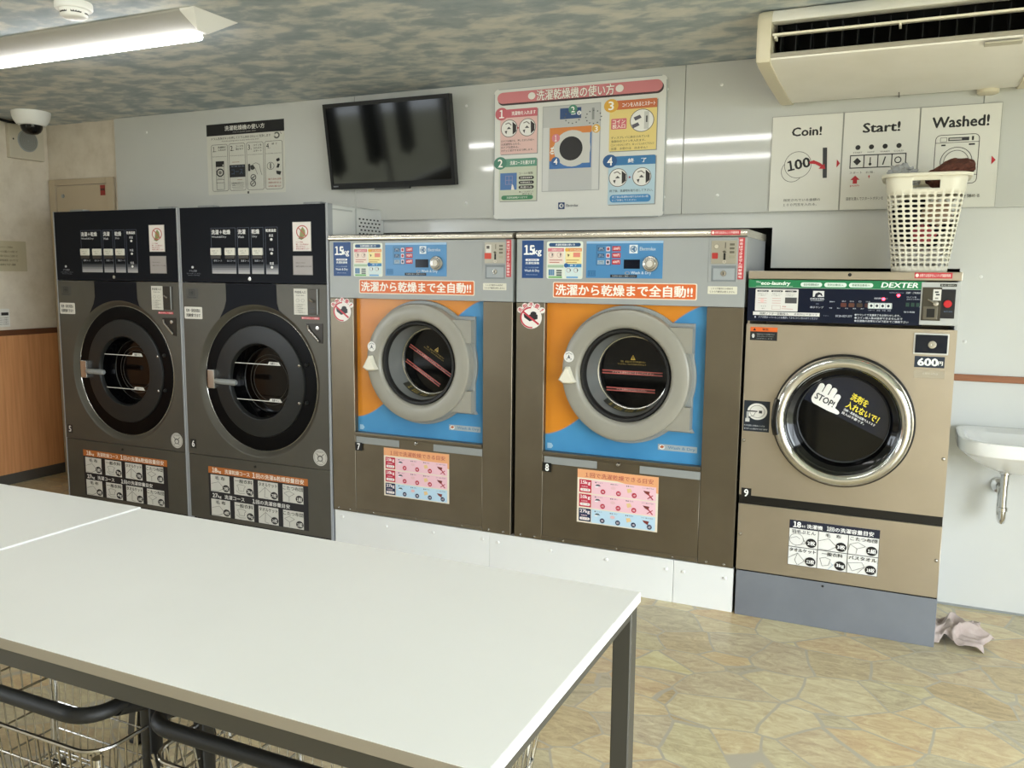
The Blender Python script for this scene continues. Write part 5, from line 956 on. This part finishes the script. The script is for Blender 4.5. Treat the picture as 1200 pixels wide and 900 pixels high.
s = psheet(925.5, 608.5, 1028, 676, 1000, 620, -.5158); s.base('#e4e3de', .0006); s.rect(0, 0, 1000, 112, '#161c30', 1); s.text(46, 20, 130, 96, '18', '#efefec', 2, .04); s.text(140, 60, 180, 92, 'キロ', '#efefec', 2, .02); s.text(200, 40, 376, 96, '洗濯機', '#efefec', 2, .02); s.text(424, 34, 446, 92, '1', '#efefec', 2, .03); s.text(452, 36, 936, 96, '回の洗濯容量目安', '#efefec', 2, .02)
for rI, v in enumerate((112, 366)):
    for k, (nm, qt) in enumerate(((('羽毛ぶとん', '2枚'), ('毛　布', '3枚'), ('こたつ布団', '1組')), (('タオルケット', '12枚'), ('一般衣料', '3kg'), ('バスタオル', '18枚')))[rI]):
        u = k*333; s.frame(u, v, u+334, v+254, 4, '#2a2a2a', 1); w = (270, 170, 290)[k] if rI == 0 else (300, 230, 300)[k]; s.text(u+166-w/2, v+16, u+166+w/2, v+66, nm, '#1c1c1e', 2, .02); ln = '#6a6a68'
        if (rI, k) == (0, 0): s.ringe(u+90, v+150, 82, 5, ln); s.line([(u+20, v+140), (u+90, v+110), (u+130, v+140)], 5, ln); s.line([(u+160, v+130), (u+200, v+190), (u+80, v+236)], 5, ln)
        if (rI, k) == (0, 1): s.line([(u+6, v+130), (u+120, v+86), (u+210, v+180), (u+120, v+244), (u+10, v+240)], 5, ln)
        if (rI, k) == (0, 2): s.line([(u+20, v+120), (u+110, v+84), (u+190, v+130), (u+100, v+170), (u+20, v+120)], 5, ln); s.line([(u+100, v+170), (u+90, v+240)], 5, ln); s.line([(u+20, v+120), (u+6, v+200)], 5, ln)
        if (rI, k) == (1, 0): s.line([(u+6, v+160), (u+110, v+80), (u+190, v+180), (u+120, v+244)], 5, ln); s.line([(u+110, v+80), (u+80, v+180), (u+110, v+240)], 5, ln)
        if (rI, k) == (1, 1): s.line([(u+30, v+110), (u+90, v+90), (u+150, v+110), (u+130, v+190), (u+60, v+210), (u+30, v+110)], 5, ln); s.line([(u+150, v+150), (u+180, v+180), (u+130, v+240)], 5, '#8fb0c8')
        if (rI, k) == (1, 2): s.line([(u+10, v+120), (u+160, v+90), (u+190, v+150), (u+60, v+220), (u+10, v+120)], 5, ln); s.line([(u+190, v+150), (u+120, v+240)], 5, ln)
        s.ell(u+258, v+178, 60, 62, '#141418', 3, 28); s.text(u+216, v+150, u+302, v+206, qt, '#efefec', 4, .03)
s.done('load_sticker', t, 'white load guide sticker with navy header')
# ================================================================== tables
def table(x0, x1, y0, y1, label, zt=.72):
    t = thing('work_table', label, 'table', ((x0+x1)/2, (y0+y1)/2, 0), 'white work tables')
    b = MB(); b.box((x0, y0, zt-.0225), (x1, y1, zt), M['edge'], .0015, 1)
    tp = b.build('tabletop', t, 'white laminate top')
    b = MB(); b.box((x0+.001, y0+.001, zt-.001), (x1-.001, y1-.001, zt+.0006), M['top']); b.box((x1-.0005, y0, zt-.0225), (x1+.0006, y1, zt), M['top']); b.build('laminate', tp)
    fr, w, zf = M['frame'], .038, zt-.0235
    b = MB(); b.box((x0+.045, y0+.012, zf-.04), (x1-.045, y0+.034, zf), fr, .002, 1); b.box((x0+.045, y1-.034, zf-.04), (x1-.045, y1-.012, zf), fr, .002, 1)
    for xx in (x0+.006, x1-.028): b.box((xx, y0+.045, zf-.024), (xx+.022, y1-.045, zf), fr, .002, 1)
    b.build('apron_frame', t)
    for xx in (x0+.004, x1-.046):
        for yy in (y0+.006, y1-.048):
            b = MB(); b.box((xx, yy, .012), (xx+.042, yy+.042, zf), fr, .003, 1); lg = b.build('leg', t)
            b = MB(); b.box((xx+.002, yy+.002, 0), (xx+.040, yy+.040, .0122), M['rubber'], .002, 1); b.build('foot_cap', lg)
table(-1.9345, -.428, -3.043, -2.282, 'white topped work table with grey legs in front of washers 7 and 8')
table(-3.443, -1.9375, -3.043, -2.282, 'white topped work table at the left edge, butted against the longer visible one', .7235)

# ================================================================== wire laundry carts
wire = mat('#b9b6ae', .2, 1)
def cart(x0, x1, y0, y1, label, ang=0):
    t = thing('laundry_cart', label, 'cart', ((x0+x1)/2, (y0+y1)/2, 0), 'wire laundry carts under the table')
    zr, zb = .535, .22; ins = .045; xc, yc = (x0+x1)/2, (y0+y1)/2; rc = .05
    def loop(f, z, n=7):
        i = ins*f; X0, X1, Y0, Y1 = x0+i, x1-i, y0+i, y1-i; o = []
        for cx_, cy_, a0 in ((X1-rc, Y1-rc, 0), (X0+rc, Y1-rc, 90), (X0+rc, Y0+rc, 180), (X1-rc, Y0+rc, 270)):
            for k in range(n): a = R(a0+90*k/(n-1)); o.append(Vector((cx_+rc*math.cos(a), cy_+rc*math.sin(a), z)))
        return o
    b = MB(); b.tube(loop(0, zr), .0042, wire, 8, closed=True); b.build('basket_rim', t)
    def side(name, P0, P1, Q0, Q1, n):
        b = MB(); P0, P1, Q0, Q1 = map(Vector, (P0, P1, Q0, Q1))
        for k in range(n+1): f = k/n; b.tube([P0.lerp(P1, f), Q0.lerp(Q1, f)], .0023, wire, 6)
        for f in (.2, .4, .6, .8, .97): b.tube([P0.lerp(Q0, f), P1.lerp(Q1, f)], .0023 if f != .4 else .003, wire, 6)
        return b.build(name, t)
    i = ins; e = .012
    side('front_panel', (x0+e, y0, zr), (x1-e, y0, zr), (x0+i+e, y0+i, zb), (x1-i-e, y0+i, zb), 20)
    side('back_panel', (x0+e, y1, zr), (x1-e, y1, zr), (x0+i+e, y1-i, zb), (x1-i-e, y1-i, zb), 20)
    side('side_panel', (x0, y0+e, zr), (x0, y1-e, zr), (x0+i, y0+i+e, zb), (x0+i, y1-i-e, zb), 13)
    side('side_panel', (x1, y0+e, zr), (x1, y1-e, zr), (x1-i, y0+i+e, zb), (x1-i, y1-i-e, zb), 13)
    b = MB()
    for k in range(15): f = k/14; b.tube([(x0+i+(x1-x0-2*i)*f, y0+i, zb), (x0+i+(x1-x0-2*i)*f, y1-i, zb)], .0023, wire, 6)
    for k in range(12): f = k/11; b.tube([(x0+i, y0+i+(y1-y0-2*i)*f, zb), (x1-i, y0+i+(y1-y0-2*i)*f, zb)], .0023, wire, 6)
    b.build('basket_floor', t)
    # tubular undercarriage and castors
    b = MB(); zu = .17; b.tube([(x0+.03, y0+.03, zu), (x1-.03, y0+.03, zu), (x1-.03, y1-.03, zu), (x0+.03, y1-.03, zu)], .011, M['chrome'], 12, closed=True)
    for f in (.35, .65): b.tube([(x0+.03, y0+(y1-y0)*f, zu), (x1-.03, y0+(y1-y0)*f, zu)], .008, M['chrome'], 10)
    b.build('base_frame', t)
    for xx, yy in ((x0+.022, y0+.022), (x1-.022, y0+.022), (x0+.022, y1-.022), (x1-.022, y1-.022)):
        tall = zr+.055 if yy > yc else zr-.02
        b = MB(); b.tube([(xx, yy, .10), (xx, yy, tall)], .0105, M['chrome'], 14); b.lathe((xx, yy, 0), [(.013, .19), (.016, .175), (.016, .15), (.013, .14)], M['rubber'], 'z', 14); lg = b.build('post', t)
        b = MB(); b.box((xx-.014, yy-.018, .05), (xx-.011, yy+.022, .105), M['chrome'], .001, 1); b.box((xx+.011, yy-.018, .05), (xx+.014, yy+.022, .105), M['chrome'], .001, 1); b.box((xx-.014, yy-.018, .10), (xx+.014, yy+.022, .106), M['chrome'], .001, 1)
        b.lathe((0, yy+.006, .038), [(.001, xx-.010), (.030, xx-.010), (.037, xx-.007), (.0375, xx), (.037, xx+.007), (.030, xx+.010), (.001, xx+.010)], M['rubber'], 'x', 24); b.build('castor', lg)
    # black padded handle: a U with rounded corners, side arms running back to black sockets
    zh = .605; hr = .055; ya = y0+.055; yh = y0-.005
    pts = [(x0+.006, ya+.09, zh-.03), (x0+.006, ya, zh-.004), (x0+.006, yh+hr+.02, zh)]
    for k in range(8): a = R(180+90*k/7); pts.append((x0+.006+hr+hr*math.cos(a), yh+hr+hr*math.sin(a), zh))
    for k in range(8): a = R(270+90*k/7); pts.append((x1-.006-hr+hr*math.cos(a), yh+hr+hr*math.sin(a), zh))
    pts += [(x1-.006, yh+hr+.02, zh), (x1-.006, ya, zh-.004), (x1-.006, ya+.09, zh-.03)]
    b = MB(); b.tube(pts, .0145, M['rubber'], 16); hd = b.build('handle', t, 'black padded handle')
    for xx in (x0+.006, x1-.006):
        b = MB(); b.box((xx-.013, ya+.06, zr-.13), (xx+.013, ya+.095, zh-.02), M['black'], .006); b.box((xx-.009, ya+.055, zr-.20), (xx+.009, ya+.075, zr-.12), M['black'], .003); b.build('handle_socket', hd)
cart(-1.83, -1.222, -3.035, -2.66, 'chrome wire laundry cart with black handle under the table, at the left picture edge')
cart(-1.138, -.535, -2.995, -2.58, 'chrome wire laundry cart with black handle under the table, right of the two')

# ================================================================== laundry basket and what is in it
yb_ = -.375; bcx = .1016; zf = 1.4352
L0, R0 = at(1040.5, 316, yb_), at(1110, 316, yb_); L1, R1 = at(1035, 205, yb_), at(1136, 203, yb_)
zt1 = at(1085, 204, yb_).z; xb0, xb1 = L0.x+.012, R0.x; xt0, xt1 = L1.x+.010, R1.x
dB, dT = .20, .27
yB0, yT0 = yb_, yb_-.035                     # front edges of bottom and top
def bpt(u, f):                               # u along the rounded perimeter 0..1, f height 0..1
    X0 = xb0+(xt0-xb0)*f; X1 = xb1+(xt1-xb1)*f; Y0 = yB0+(yT0-yB0)*f; Y1 = yB0+dB+(yT0+dT-yB0-dB)*f; z = zf+(zt1-zf)*f; r = .055
    w, d = X1-X0-2*r, Y1-Y0-2*r; q = math.pi*r/2; P = 2*(w+d)+4*q; s = (u % 1)*P
    for k, ln in enumerate((w, q, d, q, w, q, d, q)):
        if s <= ln or k == 7: break
        s -= ln
    e = s/ln
    if k == 0: return Vector((X0+r+s, Y0, z))
    if k == 1: a = -math.pi/2+e*math.pi/2; return Vector((X1-r+r*math.cos(a), Y0+r+r*math.sin(a), z))
    if k == 2: return Vector((X1, Y0+r+s, z))
    if k == 3: a = e*math.pi/2; return Vector((X1-r+r*math.cos(a), Y1-r+r*math.sin(a), z))
    if k == 4: return Vector((X1-r-s, Y1, z))
    if k == 5: a = math.pi/2+e*math.pi/2; return Vector((X0+r+r*math.cos(a), Y1-r+r*math.sin(a), z))
    if k == 6: return Vector((X0, Y1-r-s, z))
    a = math.pi+e*math.pi/2; return Vector((X0+r+r*math.cos(a), Y0+r+r*math.sin(a), z))
t = thing('laundry_basket', 'cream plastic laundry basket with rows of slots on top of the steel washer', 'laundry basket', ((xb0+xb1)/2, yB0+dB/2, zf))
b = MB(); NC, NR = 34, 15; F0, F1 = .05, .80
def hole_cell(u0, u1, f0, f1, hu, hf):
    k = 12; o, i_ = [], []
    for j in range(k):
        a = 2*math.pi*j/k+math.pi/k; c_, s_ = math.cos(a), math.sin(a); m_ = max(abs(c_), abs(s_)); p_ = (abs(c_)**4+abs(s_)**4)**.25
        o.append(bpt((u0+u1)/2+(u1-u0)/2*c_/m_, (f0+f1)/2+(f1-f0)/2*s_/m_)); i_.append(bpt((u0+u1)/2+(u1-u0)/2*hu*c_/p_, (f0+f1)/2+(f1-f0)/2*hf*s_/p_))
    for su, sf in ((1, 1), (-1, 1), (-1, -1), (1, -1)):
        j = min(range(k), key=lambda q: (o[q]-bpt((u0+u1)/2+su*(u1-u0)/2, (f0+f1)/2+sf*(f1-f0)/2)).length); o[j] = bpt((u0+u1)/2+su*(u1-u0)/2, (f0+f1)/2+sf*(f1-f0)/2)
    b.loft([o, i_], M['cream'])
for c in range(NC):
    for r_ in range(NR): hole_cell(c/NC, (c+1)/NC, F0+(F1-F0)*r_/NR, F0+(F1-F0)*(r_+1)/NR, .70, .60)
us = [k/136 for k in range(136)]
def band(f0, f1, skip=()):
    for k in range(136):
        if any(lo <= (k+.5)/136 < hi for lo, hi in skip): continue
        b.face([bpt(k/136, f0), bpt((k+1)/136, f0), bpt((k+1)/136, f1), bpt(k/136, f1)], M['cream'], True)
band(0, F0); band(F1, .85); 
def uspan(f):
    X0 = xb0+(xt0-xb0)*f; X1 = xb1+(xt1-xb1)*f; dd = dB+(dT-dB)*f; r = .055; w, d = X1-X0-2*r, dd-2*r; q = math.pi*r/2; P = 2*(w+d)+4*q
    return [((w/2-.046)/P, (w/2+.046)/P), ((w*1.5+d+2*q-.046)/P, (w*1.5+d+2*q+.046)/P)]
sk = uspan(.89); band(.85, .93, sk); band(.93, 1.0)
b.face([bpt(u, .01) for u in us], M['cream'])
bmesh.ops.remove_doubles(b.bm, verts=b.bm.verts, dist=.0004)
bk = b.build('body', t, solid=.0028)
b = MB()
rings = [[bpt(u, f)+((bpt(u, f)-Vector(((xt0+xt1)/2, yT0+dT/2, bpt(u, f).z))).normalized()*o_) for u in us] for o_, f in ((.002, .975), (.016, .97), (.019, .985), (.017, 1.0), (.006, 1.008), (-.002, 1.0))]
b.loft(rings, M['cream']); b.build('rolled_rim', t)
ctr = Vector(((xt0+xt1)/2, yT0+dT/2, 0))
def lump(name, label, cat, c, r, m, seed, amp=.35, fr=2.2, group=None, sub=4, tilt=0, inside=True):
    bm_ = bmesh.new(); bmesh.ops.create_icosphere(bm_, subdivisions=sub, radius=1)
    for v in bm_.verts:
        p = v.co.copy(); n1 = noise.noise(p*fr+Vector((seed, 0, 0))); n2 = abs(noise.noise(p*fr*2.3+Vector((0, seed, 3)))); n3 = abs(noise.noise(p*fr*5+Vector((seed, 7, 0))))
        d = 1+amp*n1-amp*.9*n2-amp*.35*n3; v.co = Vector((p.x*r[0]*d, p.y*r[1]*d, p.z*r[2]*d))+Vector(c)
    for v in bm_.verts:
        if tilt: q = v.co-Vector(c); v.co = Vector(c)+Matrix.Rotation(tilt, 3, 'Y') @ q
        if inside:
            f = max(0, min(1, (v.co.z-zf)/(zt1-zf))); g_ = .008; X0 = xb0+(xt0-xb0)*f+g_; X1 = xb1+(xt1-xb1)*f-g_; Y0 = yB0+(yT0-yB0)*f+g_; Y1 = yB0+dB+(yT0+dT-yB0-dB)*f-g_
            e = .006 if v.co.z < zt1+.01 else -.03; v.co.x = min(max(v.co.x, X0+e), X1-e); v.co.y = min(max(v.co.y, Y0+e), Y1-e); v.co.z = max(v.co.z, zf+.006)
    b = MB(); b.merge(bm_, m); o = b.build(name, loc=c); tag(o, label, cat, group); return o
zb_ = zf
brown = noisy('brown_towel', [(.3, '#4d2a20'), (.7, '#6b3d2f')], nscale=60, rough=.9, bump=.4)
m_, nt_g, b_g = newmat('clear_grey_plastic'); b_g.inputs['Base Color'].default_value = lin('#c3c6c8'); b_g.inputs['Roughness'].default_value = .25; b_g.inputs['Transmission Weight'].default_value = .35; b_g.inputs['Alpha'].default_value = .75
tc = at(1118, 190, yT0+.12); lump('brown_towel', 'dark brown towel bulging over the right rim of the laundry basket', 'towel', (tc.x-.005, yT0+.13, zt1+.008), (.098, .09, .055), brown, 3.1, .26, 1.3, tilt=R(-20))
tc = at(1062, 196, yT0+.1); lump('plastic_bag', 'crumpled clear grey plastic bag at the left of the basket top', 'bag', (tc.x-.012, yT0+.12, zt1+.0), (.066, .07, .055), m_, 8.3, .5, 2)
mx_ = (xb0+xb1)/2
lump('white_garment', 'white garment showing through the lower slots of the laundry basket', 'clothes', (mx_+.01, yB0+.10, zb_+.055), (.08, .075, .045), mat('#d8d5cc', .85), 5.5)
lump('pink_garment', 'pink garment showing through the middle slots of the laundry basket', 'clothes', (mx_+.006, yB0+.05, zb_+.145), (.042, .036, .04), mat('#c8626a', .85), 1.2)
lump('dark_filler', 'black lump added inside the laundry basket to keep its slots dark, behind the pink garment', 'clothes', (mx_-.02, yB0+.145, zb_+.20), (.11, .05, .10), mat('#17171a', .9), 6.6)  # added black filler, darkens the basket interior seen through the slots
lump('beige_garment', 'beige garment showing through the upper right slots of the laundry basket', 'clothes', (mx_+.05, yB0+.045, zb_+.228), (.055, .036, .045), mat('#b59c86', .85), 2.4)

# ================================================================== wash basin
sx0, sx1, zs = .285, .835, .80
t = thing('wash_basin', 'small white wall-hung wash basin at the right edge, right of washer 9', 'sink', ((sx0+sx1)/2, -.16, .6))
cer = mat('#e6e6e3', .12, 0, 0, .4); scx = (sx0+sx1)/2; hw = (sx1-sx0)/2
def plan(w, d, y0, z, n=40):
    o = []
    for k in range(n):
        a = 2*math.pi*k/n; c_, s_ = math.cos(a), math.sin(a); e = .52 if s_ < 0 else .25
        x = math.copysign(abs(c_)**e, c_)*w; y = math.copysign(abs(s_)**(e+.08), s_)*d
        o.append(Vector((scx+x, y0+y, z)))
    return o
b = MB(); D = .225; yc_ = -.229
rings = [plan(.07, .06, -.19, .655), plan(.14, .11, -.19, .662), plan(.20, .16, -.20, .69), plan(.245, .20, -.215, .722), plan(hw-.006, D-.003, yc_, .745), plan(hw, D, yc_, .752), plan(hw+.002, D+.001, yc_, .79), plan(hw, D, yc_, .797), plan(hw-.006, D-.006, yc_, .80), plan(hw-.02, D-.02, yc_-.002, .799), plan(hw-.035, D-.05, yc_-.025, .786), plan(hw-.055, D-.068, yc_-.028, .755), plan(hw-.10, D-.10, yc_-.02, .715), plan(.12, .08, yc_-.01, .69), plan(.02, .02, yc_-.02, .685)]
b.loft(rings, cer, cap0=True, cap1=True); b.build('bowl', t)
b = MB(); b.box((scx-.095, -.086, .752), (scx-.04, -.078, .776), M['chrome'], .003); b.box((scx-.088, -.0875, .759), (scx-.047, -.0855, .769), M['dark'], .002); b.build('overflow_grille', t)
tx = .468; ty = -.19; b = MB()
b.lathe((tx, ty, 0), [(.020, .657), (.022, .650), (.022, .640), (.016, .636), (.016, .60), (.014, .595), (.014, .505), (.019, .503), (.019, .488), (.016, .486)], M['chrome'], 'z', 24)
b.tube([(tx, ty, .49), (tx, ty, .462), (tx, ty+.012, .445), (tx, ty+.04, .441), (tx, ty+.066, .452), (tx, ty+.076, .475), (tx, ty+.078, .53), (tx, ty+.09, .55), (tx, -.005, .553)], .0145, M['chrome'], 16)
b.build('drain_pipe', t, 'chrome drain pipe')
b = MB(); b.lathe((tx, 0, .553), [(.015, -.022), (.030, -.016), (.034, -.008), (.034, -.0005)], M['chrome'], 'y', 28); b.build('wall_flange', t)
b = MB(); tpx = scx+.12; b.lathe((tpx, -.045, 0), [(.024, .799), (.024, .806), (.016, .812), (.014, .90), (.001, .905)], M['chrome'], 'z', 20, cap1=True); b.tube([(tpx, -.045, .87), (tpx, -.10, .895), (tpx, -.15, .885), (tpx, -.155, .865)], .009, M['chrome'], 12); b.build('tap', t)

# ================================================================== rag on the floor
a, c_ = atz(1099, 752, 0), atz(1154, 748, 0)
rcx, rcy = .338, -.395
b = MB(); n = 46; pts = []
for i in range(n+1):
    row = []
    for j in range(n+1):
        u, v = 2*i/n-1, 2*j/n-1; p = Vector((u, v, 0)); rr = math.hypot(u, v)
        wx = noise.noise(Vector((u*1.6, v*1.6, 4.2)))*.05; wy = noise.noise(Vector((u*1.6, v*1.6, 9.7)))*.05
        rid = 1-2*abs(noise.noise(Vector((u*1.7+2.0, v*1.7, 1.5)))); rid2 = 1-2*abs(noise.noise(Vector((u*3.8, v*3.8+5, 2.2))))
        env = max(0, 1-(rr/1.25)**2)
        z = .004+max(0, .052*env+.040*rid*env**.5*.9+.016*rid2*(env+.15))
        row.append(Vector((rcx+u*.088+wx+.012*v, rcy+v*.10+wy-.02*u, z)))
    pts.append(row)
rag = noisy('pinkish_cotton', [(.3, '#ab9b94'), (.7, '#b9aba4')], nscale=40, rough=.9, bump=.2)
vs = [[b.bm.verts.new(p) for p in row] for row in pts]; k = b.mi(rag)
for i in range(n):
    for j in range(n):
        f = b.bm.faces.new([vs[i][j], vs[i+1][j], vs[i+1][j+1], vs[i][j+1]]); f.material_index = k; f.smooth = True
o = b.build('floor_rag', loc=(rcx, rcy, 0), recalc=False, solid=.003, subdiv=1); tag(o, 'crumpled pale pink rag on the floor beside the grey base of washer 9', 'rag')

# ================================================================== daylight and exposure
wd = bpy.data.worlds.new('world'); sc.world = wd; wd.use_nodes = True
bg = wd.node_tree.nodes['Background']; bg.inputs['Color'].default_value = (.85, .93, 1.0, 1); bg.inputs['Strength'].default_value = 10.5
def portal(name, loc, rot, sx, sy):
    ld = bpy.data.lights.new(name, 'AREA'); ld.shape = 'RECTANGLE'; ld.size = sx; ld.size_y = sy; ld.cycles.is_portal = True
    o = bpy.data.objects.new(name, ld); col.objects.link(o); o.location = loc; o.rotation_euler = rot
portal('daylight_portal', (XR+.09, (RY0+RY1)/2, RZ1/2), (0, R(90), 0), RZ1, RY1-RY0)
portal('daylight_portal', (XL-.08, (LY0+LY1)/2, (LZ0+LZ1)/2), (0, R(-90), 0), LZ1-LZ0, LY1-LY0)
sc.view_settings.view_transform = 'Standard'; sc.view_settings.look = 'None'; sc.view_settings.gamma = 1; sc.view_settings.use_curve_mapping = False
sc.view_settings.exposure = 0.33
sc.cycles.use_denoising = True; sc.cycles.max_bounces = 8; sc.cycles.sample_clamp_indirect = 6
